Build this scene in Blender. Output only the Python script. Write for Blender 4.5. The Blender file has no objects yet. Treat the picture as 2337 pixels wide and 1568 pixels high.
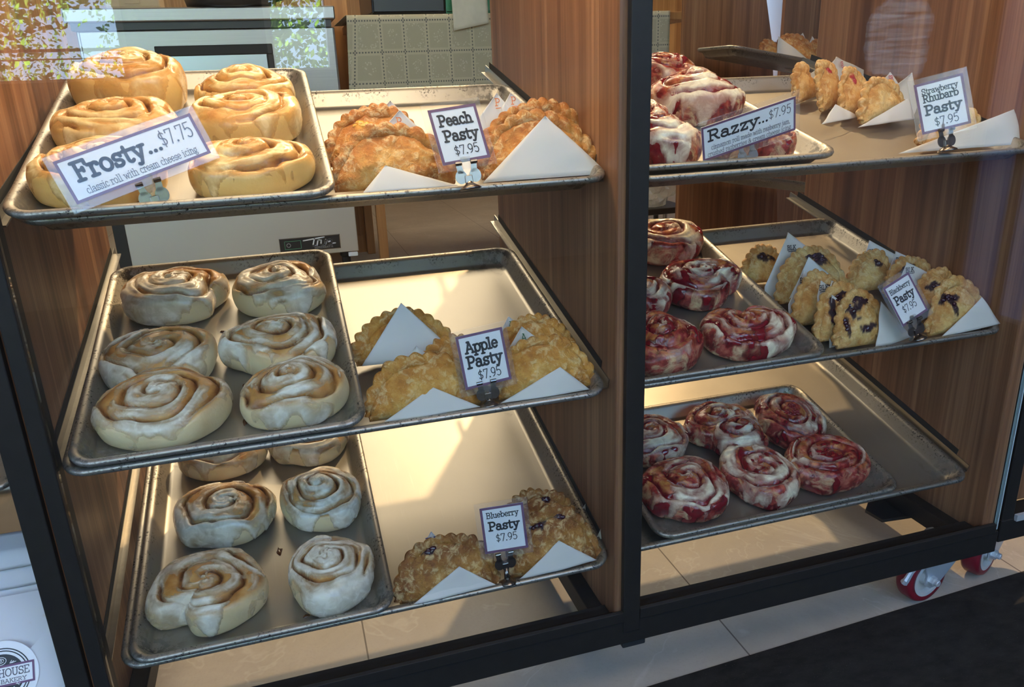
import bpy, bmesh, math, random
import numpy as np
from mathutils import Matrix, Vector, noise as mnoise

# ------------------------------------------------------------------ camera, world, lights, exposure
S = bpy.context.scene
COL = S.collection
PI = math.pi
FLOOR = -0.53

cam_d = bpy.data.cameras.new('camera')
cam = bpy.data.objects.new('camera', cam_d)
COL.objects.link(cam)
cam_d.sensor_width = 36.0
cam_d.lens = 27.0707
cam_d.clip_start = 0.02
yaw, pitch, roll = 0.2813, 0.3294, -0.0379
fwd = Vector((math.sin(yaw)*math.cos(pitch), math.cos(yaw)*math.cos(pitch), -math.sin(pitch)))
rt = Vector((math.cos(yaw), -math.sin(yaw), 0))
up = rt.cross(fwd)
r2 = rt*math.cos(roll) + up*math.sin(roll)
u2 = up*math.cos(roll) - rt*math.sin(roll)
M = Matrix((r2, u2, -fwd)).transposed().to_4x4()
CAM = Vector((0.2750, -0.8704, 0.3942))
M.translation = CAM
cam.matrix_world = M
S.camera = cam

S.view_settings.view_transform = 'Standard'
S.view_settings.look = 'None'
S.view_settings.gamma = 1.0
S.view_settings.use_curve_mapping = False
S.view_settings.exposure = 0.32

W = bpy.data.worlds.new('sky')
S.world = W
W.use_nodes = True
nt = W.node_tree
nt.nodes.clear()
wo = nt.nodes.new('ShaderNodeOutputWorld')
bgn = nt.nodes.new('ShaderNodeBackground')
tc = nt.nodes.new('ShaderNodeTexCoord')
sx = nt.nodes.new('ShaderNodeSeparateXYZ')
cr = nt.nodes.new('ShaderNodeValToRGB')
nt.links.new(tc.outputs['Generated'], sx.inputs[0])
nt.links.new(sx.outputs['Z'], cr.inputs['Fac'])
cr.color_ramp.elements[0].position = 0.0
cr.color_ramp.elements[0].color = (0.52, 0.71, 1.0, 1)
cr.color_ramp.elements[1].position = 0.7
cr.color_ramp.elements[1].color = (0.22, 0.47, 1.0, 1)
nt.links.new(cr.outputs['Color'], bgn.inputs['Color'])
bgn.inputs['Strength'].default_value = 6.0
nt.links.new(bgn.outputs['Background'], wo.inputs['Surface'])

def light(name, kind, loc, target, power, color, **kw):
    d = bpy.data.lights.new(name, kind)
    d.energy = power
    d.color = color
    for k, v in kw.items():
        setattr(d, k, v)
    o = bpy.data.objects.new(name, d)
    COL.objects.link(o)
    o.location = loc
    o.rotation_euler = (Vector(target) - Vector(loc)).to_track_quat('-Z', 'Y').to_euler()
    return o

# daylight outside (lights the trees beyond the shop windows; the ceiling keeps it out of the shop)
light('sun', 'SUN', (0, 8, 9), (0, 5.2, 5), 110.0, (1.0, 0.93, 0.8), angle=0.01)
# track spot on the kitchen ceiling that shines through the open back of the display case
light('ceiling_spot', 'SPOT', (1.77, 2.14, 2.84), (0.72, 0.20, 0.02), 305.0, (1.0, 0.68, 0.35),
      spot_size=math.radians(42), spot_blend=0.25, shadow_soft_size=0.045)
# unseen fill light added over the kitchen
light('kitchen_fill', 'AREA', (0.7, 3.1, 2.85), (0.7, 2.4, -0.5), 72.0, (1.0, 0.82, 0.58), shape='RECTANGLE', size=2.0, size_y=1.4)
# unseen fill light added on the customers' side for the case front
light('shop_fill', 'AREA', (0.9, -1.7, 2.85), (0.7, -0.3, -0.2), 20.0, (1.0, 0.84, 0.70), shape='RECTANGLE', size=1.6, size_y=1.0)

# strip lamps added out of view, one per bay, to brighten the upper shelves
for lx in (0.33, 1.04):
    light('added_case_lamp', 'AREA', (lx, .10, .788), (lx, .20, 0.0), 2.8 if lx < .7 else 1.2, (1.0, 0.74, 0.44), shape='RECTANGLE', size=.56, size_y=.025)

# ------------------------------------------------------------------ object helpers
def mesh_data(name, verts, faces, mat=None, smooth=True, attrs=None):
    me = bpy.data.meshes.new(name)
    me.from_pydata([tuple(map(float, v)) for v in verts], [], [tuple(int(i) for i in f) for f in faces])
    if mat is not None:
        me.materials.append(mat)
    if smooth:
        me.polygons.foreach_set('use_smooth', [True]*len(me.polygons))
    for k, v in (attrs or {}).items():
        a = me.attributes.new(k, 'FLOAT', 'POINT')
        a.data.foreach_set('value', np.asarray(v, dtype=np.float32))
    me.update()
    return me

def obj(name, me, parent=None, loc=None, mat4=None):
    o = bpy.data.objects.new(name, me)
    COL.objects.link(o)
    if mat4 is not None:
        o.matrix_world = mat4
    elif loc is not None:
        o.location = loc
    if parent is not None:
        o.parent = parent
    return o

def tag(o, label, cat, group=None):
    o['label'] = label
    o['category'] = cat
    if group:
        o['group'] = group
    return o

def struct(o):
    o['kind'] = 'structure'
    return o

def thing(name, label, cat, loc=(0, 0, 0), mat4=None, group=None):
    o = bpy.data.objects.new(name, None)
    o.empty_display_size = 0.05
    COL.objects.link(o)
    if mat4 is not None:
        o.matrix_world = mat4
    else:
        o.location = loc
    return tag(o, label, cat, group)

class MB:
    """collects simple shapes into ONE mesh"""
    def __init__(self):
        self.v, self.f = [], []
    def add(self, vs, fs):
        n = len(self.v)
        self.v += [tuple(map(float, p)) for p in vs]
        self.f += [tuple(i+n for i in f) for f in fs]
        return self
    def box(self, x0, x1, y0, y1, z0, z1, b=0.0):
        """box with chamfered edges"""
        if b <= 0:
            vs = [(x, y, z) for x in (x0, x1) for y in (y0, y1) for z in (z0, z1)]
            fs = [(0, 1, 3, 2), (4, 6, 7, 5), (0, 4, 5, 1), (2, 3, 7, 6), (0, 2, 6, 4), (1, 5, 7, 3)]
            return self.add(vs, fs)
        bm = bmesh.new()
        bmesh.ops.create_cube(bm, size=1.0)
        for v in bm.verts:
            v.co = Vector(((x0+x1)/2 + v.co.x*(x1-x0), (y0+y1)/2 + v.co.y*(y1-y0), (z0+z1)/2 + v.co.z*(z1-z0)))
        bmesh.ops.bevel(bm, geom=bm.edges[:], offset=b, segments=2, profile=0.5, affect='EDGES')
        bm.verts.index_update()
        self.add([v.co[:] for v in bm.verts], [[v.index for v in f.verts] for f in bm.faces])
        bm.free()
        return self
    def tube(self, pts, r, n=10, cap=True):
        pts = [Vector(p) for p in pts]
        rs = r if isinstance(r, (list, tuple)) else [r]*len(pts)
        vs, fs = [], []
        d0 = (pts[1]-pts[0]).normalized()
        ref = Vector((0, 0, 1)) if abs(d0.z) < .9 else Vector((1, 0, 0))
        for i, p in enumerate(pts):
            d = (pts[min(i+1, len(pts)-1)] - pts[max(i-1, 0)]).normalized()
            a = d.cross(ref).normalized()
            b = a.cross(d).normalized()
            for k in range(n):
                t = 2*PI*k/n
                vs.append(p + a*math.cos(t)*rs[i] + b*math.sin(t)*rs[i])
        for i in range(len(pts)-1):
            for k in range(n):
                fs.append((i*n+k, i*n+(k+1) % n, (i+1)*n+(k+1) % n, (i+1)*n+k))
        if cap:
            fs.append(tuple(range(n))[::-1])
            fs.append(tuple((len(pts)-1)*n+k for k in range(n)))
        return self.add(vs, fs)
    def lathe(self, prof, n=28, mat4=None):
        """profile of (r, z) turned about z"""
        vs, fs = [], []
        for r, z in prof:
            for k in range(n):
                t = 2*PI*k/n
                p = Vector((r*math.cos(t), r*math.sin(t), z))
                vs.append(mat4 @ p if mat4 else p)
        for i in range(len(prof)-1):
            for k in range(n):
                fs.append((i*n+k, i*n+(k+1) % n, (i+1)*n+(k+1) % n, (i+1)*n+k))
        fs.append(tuple(range(n))[::-1])
        fs.append(tuple((len(prof)-1)*n+k for k in range(n)))
        return self.add(vs, fs)
    def prism(self, poly, h, mat4):
        """flat outline (x, y) given thickness h along z, then moved by mat4"""
        n = len(poly)
        vs = [mat4 @ Vector((x, y, z)) for z in (-h/2, h/2) for x, y in poly]
        fs = [tuple(range(n))[::-1], tuple(range(n, 2*n))]
        fs += [(i, (i+1) % n, n+(i+1) % n, n+i) for i in range(n)]
        return self.add(vs, fs)
    def build(self, name, mat, parent=None, smooth=False, loc=None, mat4=None):
        return obj(name, mesh_data(name, self.v, self.f, mat, smooth), parent, loc, mat4)

# smooth value noise on arrays
def vnoise(p, seed=0):
    p = np.asarray(p, dtype=np.float64)
    i = np.floor(p).astype(np.int64)
    f = p - i
    f = f*f*(3-2*f)
    out = np.zeros(p.shape[:-1])
    for dx in (0, 1):
        for dy in (0, 1):
            for dz in (0, 1):
                h = ((i[..., 0]+dx)*374761393 + (i[..., 1]+dy)*668265263 + (i[..., 2]+dz)*2147483647 + seed*1274126177) & 0xffffffff
                h = ((h ^ (h >> 13))*1274126177) & 0xffffffff
                h = (h ^ (h >> 16)) & 0xffff
                w = (f[..., 0] if dx else 1-f[..., 0])*(f[..., 1] if dy else 1-f[..., 1])*(f[..., 2] if dz else 1-f[..., 2])
                out += w*(h/32767.5-1)
    return out
def fbm(p, seed=0, octv=3):
    p = np.asarray(p, dtype=np.float64)
    return sum(vnoise(p*2**k, seed+k*17)*0.5**k for k in range(octv))

# ------------------------------------------------------------------ materials
class NB:
    """short hand for node graphs"""
    def __init__(self, name):
        self.m = bpy.data.materials.new(name)
        self.m.use_nodes = True
        self.t = self.m.node_tree
        self.t.nodes.clear()
        self.out = self.n('ShaderNodeOutputMaterial')
    def n(self, kind, **kw):
        nd = self.t.nodes.new(kind)
        for k, v in kw.items():
            setattr(nd, k, v)
        return nd
    def put(self, sock, v):
        if v is None:
            return
        if hasattr(v, 'is_linked'):
            self.t.links.new(v, sock)
        elif isinstance(v, tuple) and len(v) == 3 and len(sock.default_value) == 4:
            sock.default_value = (*v, 1)
        else:
            sock.default_value = v
    def coord(self, scale=(1, 1, 1), rot=(0, 0, 0), loc=(0, 0, 0)):
        a = self.n('ShaderNodeTexCoord')
        b = self.n('ShaderNodeMapping')
        self.put(b.inputs['Vector'], a.outputs['Object'])
        b.inputs['Scale'].default_value = scale
        b.inputs['Rotation'].default_value = rot
        b.inputs['Location'].default_value = loc
        return b.outputs[0]
    def noise(self, vec=None, scale=5., detail=3., rough=.55, dist=0.):
        a = self.n('ShaderNodeTexNoise')
        self.put(a.inputs['Vector'], vec)
        a.inputs['Scale'].default_value = scale
        a.inputs['Detail'].default_value = detail
        a.inputs['Roughness'].default_value = rough
        a.inputs['Distortion'].default_value = dist
        return a.outputs['Fac']
    def ramp(self, fac, *stops):
        a = self.n('ShaderNodeValToRGB')
        e = a.color_ramp.elements
        while len(e) < len(stops):
            e.new(0.5)
        for x, (p, c) in zip(e, stops):
            x.position = p
            x.color = (*c, 1) if isinstance(c, tuple) else (c, c, c, 1)
        self.put(a.inputs['Fac'], fac)
        return a.outputs['Color']
    def mix(self, fac, a, b, mode='MIX'):
        x = self.n('ShaderNodeMix', data_type='RGBA', blend_type=mode)
        self.put(x.inputs[0], fac)
        self.put(x.inputs[6], a)
        self.put(x.inputs[7], b)
        return x.outputs[2]
    def math(self, op, a, b=None, c=None, clamp=False):
        x = self.n('ShaderNodeMath', operation=op, use_clamp=clamp)
        self.put(x.inputs[0], a)
        if b is not None:
            self.put(x.inputs[1], b)
        if c is not None:
            self.put(x.inputs[2], c)
        return x.outputs[0]
    def attr(self, name):
        return self.n('ShaderNodeAttribute', attribute_name=name).outputs['Fac']
    def bump(self, h, strength=.3, dist=.002):
        x = self.n('ShaderNodeBump')
        x.inputs['Strength'].default_value = strength
        x.inputs['Distance'].default_value = dist
        self.put(x.inputs['Height'], h)
        return x.outputs[0]
    def bsdf(self, color=(.8, .8, .8), rough=.5, metal=0., spec=.5, normal=None, alpha=None, **kw):
        p = self.n('ShaderNodeBsdfPrincipled')
        self.put(p.inputs['Base Color'], color)
        self.put(p.inputs['Roughness'], rough)
        self.put(p.inputs['Metallic'], metal)
        self.put(p.inputs['Specular IOR Level'], spec)
        self.put(p.inputs['Normal'], normal)
        self.put(p.inputs['Alpha'], alpha)
        for k, v in kw.items():
            self.put(p.inputs[k.replace('_', ' ')], v)
        return p.outputs[0]
    def done(self, shader):
        self.t.links.new(shader, self.out.inputs['Surface'])
        return self.m

def plain(name, color, rough=.5, metal=0., spec=.5, vary=.0, vscale=30., bump=0., bscale=200.):
    b = NB(name)
    c = color
    if vary:
        n = b.noise(b.coord(), vscale)
        c = b.mix(n, tuple(x*(1-vary) for x in color), tuple(min(1, x*(1+vary)) for x in color))
    nm = b.bump(b.noise(b.coord(), bscale), bump, .001) if bump else None
    return b.done(b.bsdf(c, rough, metal, spec, nm))

def mat_wood(name, dark=(.10, .040, .020), mid=(.26, .118, .058), lite=(.42, .22, .115), axis='y', rough=.45):
    b = NB(name)
    # grain runs along z, planks side by side along the board
    band = b.noise(b.coord((17, 17, .10)), 1.0, 3, .6)
    g1 = b.noise(b.coord((55, 55, 1.3)), 1.0, 4, .6, .6)
    g2 = b.noise(b.coord((260, 260, 5)), 1.0, 3, .6)
    col = b.ramp(band, (.36, dark), (.45, mid), (.52, tuple(x*.8 for x in mid)), (.58, lite), (.66, mid))
    col = b.mix(b.math('MULTIPLY', g1, .62), col, b.ramp(g1, (.35, dark), (.55, mid), (.7, lite)))
    col = b.mix(b.math('MULTIPLY', b.ramp(g2, (.45, 0.), (.7, 1.)), .45), col, dark)
    return b.done(b.bsdf(col, rough, 0, .4, b.bump(g2, .15, .0006)))

def mat_pan():
    """aluminium sheet pan: dull, brushed, baked-on speckles near the rim and burnt corners"""
    b = NB('aluminium')
    br = b.noise(b.coord((700, 14, 60)), 1.0, 3, .6)
    br2 = b.noise(b.coord((5, 180, 40)), 1.0, 3, .6)
    blot = b.noise(b.coord(), 7, 3, .5)
    col = b.ramp(blot, (.3, (.36, .33, .285)), (.7, (.43, .395, .345)))
    scr = b.ramp(br, (.62, 0.), (.75, 1.))
    col = b.mix(b.math('MULTIPLY', scr, .16), col, (.62, .60, .56))
    rim = b.attr('rim')
    sp = b.noise(b.coord((1, 1, 1)), 260, 3, .7)
    sp2 = b.noise(b.coord((1, 1, 1)), 22, 3, .6)
    spot = b.math('MULTIPLY', b.ramp(sp, (.56, 0.), (.60, 1.)), b.ramp(sp2, (.44, 0.), (.56, 1.)))
    spot = b.math('MULTIPLY', spot, rim)
    cor = b.math('MULTIPLY', b.attr('corner'), b.ramp(b.noise(b.coord(), 75, 4, .7), (.50, 0.), (.56, 1.)))
    drk = b.math('MAXIMUM', spot, cor)
    col = b.mix(drk, col, (.02, .014, .010))
    metal = b.math('MULTIPLY', b.math('SUBTRACT', 1.0, drk), .88)
    rough = b.math('MULTIPLY_ADD', blot, .10, .39)
    return b.done(b.bsdf(col, rough, metal, .5, b.bump(b.math('ADD', br, br2), .03, .0003)))

def mat_steel(name='brushed_steel', col=(.38, .36, .35), rough=.34):
    b = NB(name)
    br = b.noise(b.coord((3, 3, 420)), 1.0, 3, .6)
    return b.done(b.bsdf(b.ramp(br, (.3, tuple(c*.85 for c in col)), (.7, col)), b.math('MULTIPLY_ADD', br, .12, rough-.06), .95, .5))

def mat_dough(name, berry=False, golden=False):
    b = NB(name)
    h = b.attr('top')
    gr = b.attr('groove')
    n = b.noise(b.coord(), 38, 4, .6)
    n2 = b.noise(b.coord(), 300, 3, .6)
    pale = b.mix(n, (.68, .40, .11), (.82, .56, .21)) if golden else b.mix(n, (.74, .56, .29), (.86, .70, .44))
    gold = b.ramp(n, (.3, (.36, .13, .032)), (.5, (.56, .26, .07)), (.72, (.72, .43, .16)))
    col = b.mix(h, pale, gold)
    if berry:
        m = b.noise(b.coord(), 30, 5, .65, 1.2)
        col = b.mix(b.ramp(m, (.30, 0.), (.52, .96)), col, b.ramp(b.noise(b.coord(), 80, 4), (.32, (.11, .006, .012)), (.5, (.29, .022, .026)), (.70, (.52, .13, .09))))
        grc = (.16, .006, .018)
    else:
        grc = b.ramp(n2, (.3, (.07, .020, .006)), (.7, (.21, .07, .022)))
    col = b.mix(b.math('MULTIPLY', gr, .92), col, grc)
    rough = b.math('MULTIPLY_ADD', n, .25, .22 if not berry else .12)
    return b.done(b.bsdf(col, rough, 0, .5, b.bump(b.math('ADD', n2, b.math('MULTIPLY', n, 2.)), .25, .0012), Subsurface_Weight=.06, Subsurface_Radius=(.006, .003, .0015), Subsurface_Scale=1.0))

def mat_icing(name='cream_icing', tint=(.88, .80, .66), thin=(.74, .54, .30)):
    b = NB(name)
    th = b.attr('thick')
    n = b.noise(b.coord(), 60, 4, .6, 1.0)
    f = b.math('ADD', th, b.math('MULTIPLY_ADD', n, 1.0, -.52), clamp=True)
    col = b.mix(f, thin, tint)
    alpha = b.math('MULTIPLY_ADD', f, .70, .26, clamp=True)
    return b.done(b.bsdf(col, b.math('MULTIPLY_ADD', n, .25, .14), 0, .6, b.bump(n, .2, .0015), alpha))

def mat_pastry(name, burn=.5, stain=(.05, .012, .02), a=(.80, .52, .20), c=(.58, .27, .06), d=(.30, .095, .018)):
    b = NB(name)
    n = b.noise(b.coord(), 34, 5, .62, .4)
    n3 = b.noise(b.coord(), 260, 4, .65)
    n4 = b.noise(b.coord((1, 1, 1)), 85, 5, .72, .5)
    sn = b.attr('stain')
    col = b.ramp(n, (.24, (.82, .58, .27)), (.40, a), (.55, c), (.74, d))
    col = b.mix(b.math('MULTIPLY', b.attr('edge'), burn), col, d)
    col = b.mix(b.math('MULTIPLY', b.ramp(n4, (.50, 0.), (.62, 1.)), .55), col, (.86, .64, .33))
    col = b.mix(b.math('MULTIPLY', b.ramp(n4, (.30, 1.), (.40, 0.)), .5), col, d)
    col = b.mix(sn, col, stain)
    return b.done(b.bsdf(col, b.math('MULTIPLY_ADD', n, .3, .32), 0, .45,
                         b.bump(b.math('ADD', b.math('MULTIPLY', n4, 2.5), n3), .8, .0020)))

def mat_paper(name, col=(.80, .76, .71)):
    b = NB(name)
    n = b.noise(b.coord(), 22, 3)
    st = b.ramp(b.noise(b.coord(), 30, 4, .7), (.66, 0.), (.74, 1.))
    c = b.mix(b.math('MULTIPLY', n, .25), col, tuple(x*.86 for x in col))
    c = b.mix(b.math('MULTIPLY', st, .28), c, (.70, .50, .30))
    d = b.bsdf(c, .6, 0, .3, b.bump(n, .12, .003))
    tr = b.n('ShaderNodeBsdfTranslucent')
    b.put(tr.inputs['Color'], c)
    mx = b.n('ShaderNodeMixShader')
    mx.inputs[0].default_value = .22
    b.t.links.new(d, mx.inputs[1])
    b.t.links.new(tr.outputs[0], mx.inputs[2])
    return b.done(mx.outputs[0])

def mat_glass(name, smear=False, tint=(.97, .985, .98)):
    b = NB(name)
    fr = b.n('ShaderNodeFresnel')
    # both faces of the thin sheet reflect alike
    b.put(fr.inputs['IOR'], b.math('MULTIPLY_ADD', b.n('ShaderNodeNewGeometry').outputs['Backfacing'], 1/1.5-1.5, 1.5))
    gl = b.n('ShaderNodeBsdfGlossy')
    gl.inputs['Roughness'].default_value = 0.0
    gl.inputs['Color'].default_value = (1, 1, 1, 1)
    tr = b.n('ShaderNodeBsdfTransparent')
    tr.inputs['Color'].default_value = (*tint, 1)
    mx = b.n('ShaderNodeMixShader')
    b.put(mx.inputs[0], fr.outputs[0])
    b.t.links.new(tr.outputs[0], mx.inputs[1])
    b.t.links.new(gl.outputs[0], mx.inputs[2])
    out = mx.outputs[0]
    if smear:
        # dried wipe marks and a light film on the pane
        tcx = b.n('ShaderNodeTexCoord')
        sp = b.n('ShaderNodeSeparateXYZ')
        b.put(sp.inputs[0], tcx.outputs['Object'])
        dx = b.math('DIVIDE', b.math('SUBTRACT', sp.outputs[0], .383), .062)
        dz = b.math('DIVIDE', b.math('SUBTRACT', sp.outputs[2], .956), .058)
        rad = b.math('ADD', b.math('POWER', dx, 4.), b.math('POWER', dz, 4.))
        edge = b.noise(b.coord((26, 1, 26)), 1., 3)
        m = b.ramp(b.math('ADD', rad, b.math('MULTIPLY', edge, 1.2)), (.95, 1.), (1.45, 0.))
        st = b.noise(b.coord((20, 1, 240), (0, .5, 0)), 1.0, 3, .6, .6)
        film = b.math('MULTIPLY', m, b.math('MULTIPLY_ADD', st, .20, -.05, clamp=True))
        df = b.n('ShaderNodeBsdfDiffuse')
        df.inputs['Color'].default_value = (.8, .8, .82, 1)
        m2 = b.n('ShaderNodeMixShader')
        b.put(m2.inputs[0], film)
        b.t.links.new(out, m2.inputs[1])
        b.t.links.new(df.outputs[0], m2.inputs[2])
        out = m2.outputs[0]
    return b.done(out)

def mat_laminate():
    b = NB('clear_laminate')
    lw = b.n('ShaderNodeFresnel')
    b.put(lw.inputs['IOR'], b.math('MULTIPLY_ADD', b.n('ShaderNodeNewGeometry').outputs['Backfacing'], 1/1.5-1.5, 1.5))
    gl = b.n('ShaderNodeBsdfGlossy')
    gl.inputs['Roughness'].default_value = .06
    tr = b.n('ShaderNodeBsdfTransparent')
    df = b.n('ShaderNodeBsdfDiffuse')
    df.inputs['Color'].default_value = (.85, .85, .85, 1)
    m0 = b.n('ShaderNodeMixShader')
    m0.inputs[0].default_value = .045
    b.t.links.new(tr.outputs[0], m0.inputs[1])
    b.t.links.new(df.outputs[0], m0.inputs[2])
    mx = b.n('ShaderNodeMixShader')
    b.put(mx.inputs[0], lw.outputs[0])
    b.t.links.new(m0.outputs[0], mx.inputs[1])
    b.t.links.new(gl.outputs[0], mx.inputs[2])
    return b.done(mx.outputs[0])

def mat_tile():
    b = NB('stone_tile')
    n = b.noise(b.coord(), 5, 5, .6, .6)
    n2 = b.noise(b.coord(), 220, 3, .6)
    vein = b.ramp(b.noise(b.coord((1, 1, 1), (0, 0, .6)), 3.2, 4, .6, 1.6), (.485, 0.), (.5, 1.), (.515, 0.))
    col = b.ramp(n, (.3, (.36, .32, .27)), (.7, (.45, .405, .345)))
    col = b.mix(b.math('MULTIPLY', vein, .22), col, (.66, .63, .58))
    col = b.mix(b.math('MULTIPLY', b.ramp(n2, (.5, 0.), (.75, 1.)), .25), col, (.30, .26, .21))
    tcx = b.n('ShaderNodeTexCoord')
    sp = b.n('ShaderNodeSeparateXYZ')
    b.put(sp.inputs[0], tcx.outputs['Object'])
    def joint(s, off, size):
        f = b.math('FRACT', b.math('DIVIDE', b.math('SUBTRACT', s, off), size))
        d = b.math('MINIMUM', f, b.math('SUBTRACT', 1.0, f))
        return b.math('LESS_THAN', d, .0014/size)
    j = b.math('MAXIMUM', joint(sp.outputs[0], .318, .61), joint(sp.outputs[1], .68, 1.22))
    col = b.mix(j, col, (.12, .10, .085))
    return b.done(b.bsdf(col, b.math('MULTIPLY_ADD', n, .2, .38), 0, .4))

def mat_mat():
    b = NB('black_mat')
    n = b.noise(b.coord((30, 60, 1), (0, 0, .35)), 1, 4, .6)
    n2 = b.noise(b.coord(), 420, 2, .6)
    n3 = b.noise(b.coord(), 5, 4, .6)
    col = b.ramp(n, (.35, (.013, .012, .0115)), (.7, (.030, .028, .026)))
    col = b.mix(b.ramp(n2, (.68, 0.), (.74, 1.)), col, (.13, .12, .12))
    col = b.mix(b.math('MULTIPLY', n3, .5), col, (.018, .017, .016))
    return b.done(b.bsdf(col, .68, 0, .22, b.bump(n2, .3, .001)))

def mat_cloth():
    """pale tablecloth printed with a dotted grid and small flower squares"""
    b = NB('printed_cloth')
    tcx = b.n('ShaderNodeTexCoord')
    sp = b.n('ShaderNodeSeparateXYZ')
    b.put(sp.inputs[0], tcx.outputs['UV'])
    U, V = sp.outputs[0], sp.outputs[1]
    fx = b.math('FRACT', U)
    fz = b.math('FRACT', V)
    cx = b.math('ABSOLUTE', b.math('SUBTRACT', fx, .5))
    cz = b.math('ABSOLUTE', b.math('SUBTRACT', fz, .5))
    dotx = b.math('LESS_THAN', b.math('ABSOLUTE', b.math('SUBTRACT', b.math('FRACT', b.math('MULTIPLY', U, 9.)), .5)), .27)
    dotz = b.math('LESS_THAN', b.math('ABSOLUTE', b.math('SUBTRACT', b.math('FRACT', b.math('MULTIPLY', V, 9.)), .5)), .27)
    lx = b.math('MULTIPLY', b.math('GREATER_THAN', cx, .475), dotz)
    lz = b.math('MULTIPLY', b.math('GREATER_THAN', cz, .475), dotx)
    dots = b.math('MAXIMUM', lx, lz)
    sq = b.math('LESS_THAN', b.math('MAXIMUM', cx, cz), .40)
    r = b.math('SQRT', b.math('ADD', b.math('MULTIPLY', cx, cx), b.math('MULTIPLY', cz, cz)))
    par = b.math('FRACT', b.math('MULTIPLY', b.math('ADD', b.math('FLOOR', U), b.math('FLOOR', V)), .5))
    odd = b.math('GREATER_THAN', par, .25)
    vor = b.n('ShaderNodeTexVoronoi')
    b.put(vor.inputs['Vector'], tcx.outputs['UV'])
    vor.inputs['Scale'].default_value = 13.
    fl = b.math('LESS_THAN', vor.outputs['Distance'], .33)
    posy = b.math('MULTIPLY', b.math('LESS_THAN', r, .24), fl)
    ring = b.math('MULTIPLY', b.math('MULTIPLY', b.math('GREATER_THAN', r, .27), sq), fl)
    mot = b.math('ADD', b.math('MULTIPLY', posy, odd), b.math('MULTIPLY', ring, b.math('SUBTRACT', 1.0, odd)))
    col = b.mix(b.math('MULTIPLY', sq, .55), (.52, .46, .32), (.37, .33, .23))
    col = b.mix(b.math('MULTIPLY', mot, .7), col, (.62, .57, .43))
    col = b.mix(b.math('MULTIPLY', dots, .9), col, (.11, .11, .11))
    return b.done(b.bsdf(col, .8, 0, .2))

def mat_berry(name, a, c, thin=False):
    b = NB(name)
    n = b.noise(b.coord(), 160, 3)
    al = b.math('MULTIPLY_ADD', b.attr('thick'), 1.5, -.08, clamp=True) if thin else None
    return b.done(b.bsdf(b.mix(n, a, c), .12, 0, .7, b.bump(n, .4, .002), al))

MT = {}
MT['wood'] = mat_wood('walnut_board')
MT['wood_b'] = mat_wood('walnut_board_warm', (.13, .050, .020), (.29, .125, .052), (.42, .21, .095))
MT['black'] = plain('black_frame', (.020, .017, .015), .50, 0, .28, .25, 60, .1, 300)
MT['pan'] = mat_pan()
MT['rail'] = mat_steel('rail_steel', (.42, .39, .34), .35)
MT['steel'] = mat_steel()
MT['chrome'] = plain('chrome', (.26, .225, .20), .24, 1.0)
MT['glass_l'] = mat_glass('clear_glass')
MT['glass_r'] = mat_glass('wiped_glass', True)
MT['dough'] = mat_dough('roll_dough')
MT['dough_g'] = mat_dough('golden_dough', False, True)
MT['dough_r'] = mat_dough('berry_dough', True)
MT['icing'] = mat_icing()
MT['icing_y'] = mat_icing('melted_icing', (.82, .62, .30), (.70, .36, .08))
MT['icing_r'] = mat_icing('berry_icing', (.88, .78, .58), (.66, .30, .24))
MT['jam'] = mat_berry('raspberry_jam', (.09, .004, .009), (.30, .014, .022), True)
MT['berry'] = mat_berry('raspberry_flesh', (.16, .008, .012), (.40, .03, .03))
MT['cin'] = mat_berry('cinnamon_syrup', (.07, .020, .008), (.16, .055, .018))
MT['fill'] = mat_berry('dark_berry', (.020, .006, .012), (.070, .012, .026))
MT['peach_fill'] = mat_berry('peach_filling', (.75, .32, .04), (.85, .50, .12))
MT['red_fill'] = mat_berry('rhubarb_filling', (.32, .02, .03), (.52, .06, .07))
MT['pastry_peach'] = mat_pastry('peach_pastry', .75, (.70, .30, .05), (.74, .36, .085), (.58, .21, .035), (.27, .065, .012))
MT['pastry_apple'] = mat_pastry('apple_pastry', .35, (.3, .12, .03), (.72, .37, .075), (.58, .24, .032), (.34, .105, .016))
MT['pastry_blueberry'] = mat_pastry('blueberry_pastry', .55, (.03, .010, .016), (.50, .23, .045), (.34, .125, .022), (.16, .045, .009))
MT['pastry_strawberry'] = mat_pastry('rhubarb_pastry', .25, (.40, .03, .035), (.78, .50, .19), (.62, .30, .075), (.36, .13, .03))
MT['pastry_blackberry'] = mat_pastry('blackberry_pastry', .35, (.030, .007, .014), (.76, .48, .17), (.60, .28, .065), (.32, .105, .022))
MT['paper'] = mat_paper('white_paper')
MT['bag'] = mat_paper('bag_paper', (.78, .78, .80))
MT['card'] = plain('white_card', (.82, .82, .84), .5)
MT['purple'] = plain('purple_ink', (.15, .055, .13), .5)
MT['ink'] = plain('black_ink', (.012, .012, .016), .5)
MT['greyink'] = plain('grey_ink', (.13, .12, .15), .5)
MT['lam'] = mat_laminate()
MT['tile'] = mat_tile()
MT['mat'] = mat_mat()
MT['cloth'] = mat_cloth()
MT['towel'] = plain('towel_cloth', (.62, .57, .45), .9, 0, .2, .1, 40, .5, 400)
MT['green'] = plain('green_plastic', (.03, .22, .10), .4)
MT['dark'] = plain('dark_metal', (.028, .027, .027), .35, .3)
MT['tyre'] = plain('red_polyurethane', (.20, .012, .022), .35, 0, .5, .15, 40)
MT['hub'] = plain('pale_hub', (.55, .54, .52), .4)
MT['zinc'] = plain('zinc_plate', (.62, .64, .66), .38, .45, .5, .08, 30)
MT['wall'] = plain('painted_wall', (.25, .22, .20), .8, 0, .2)
MT['wallwood'] = mat_wood('pine_panel', (.30, .12, .035), (.46, .21, .065), (.58, .30, .11))
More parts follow.
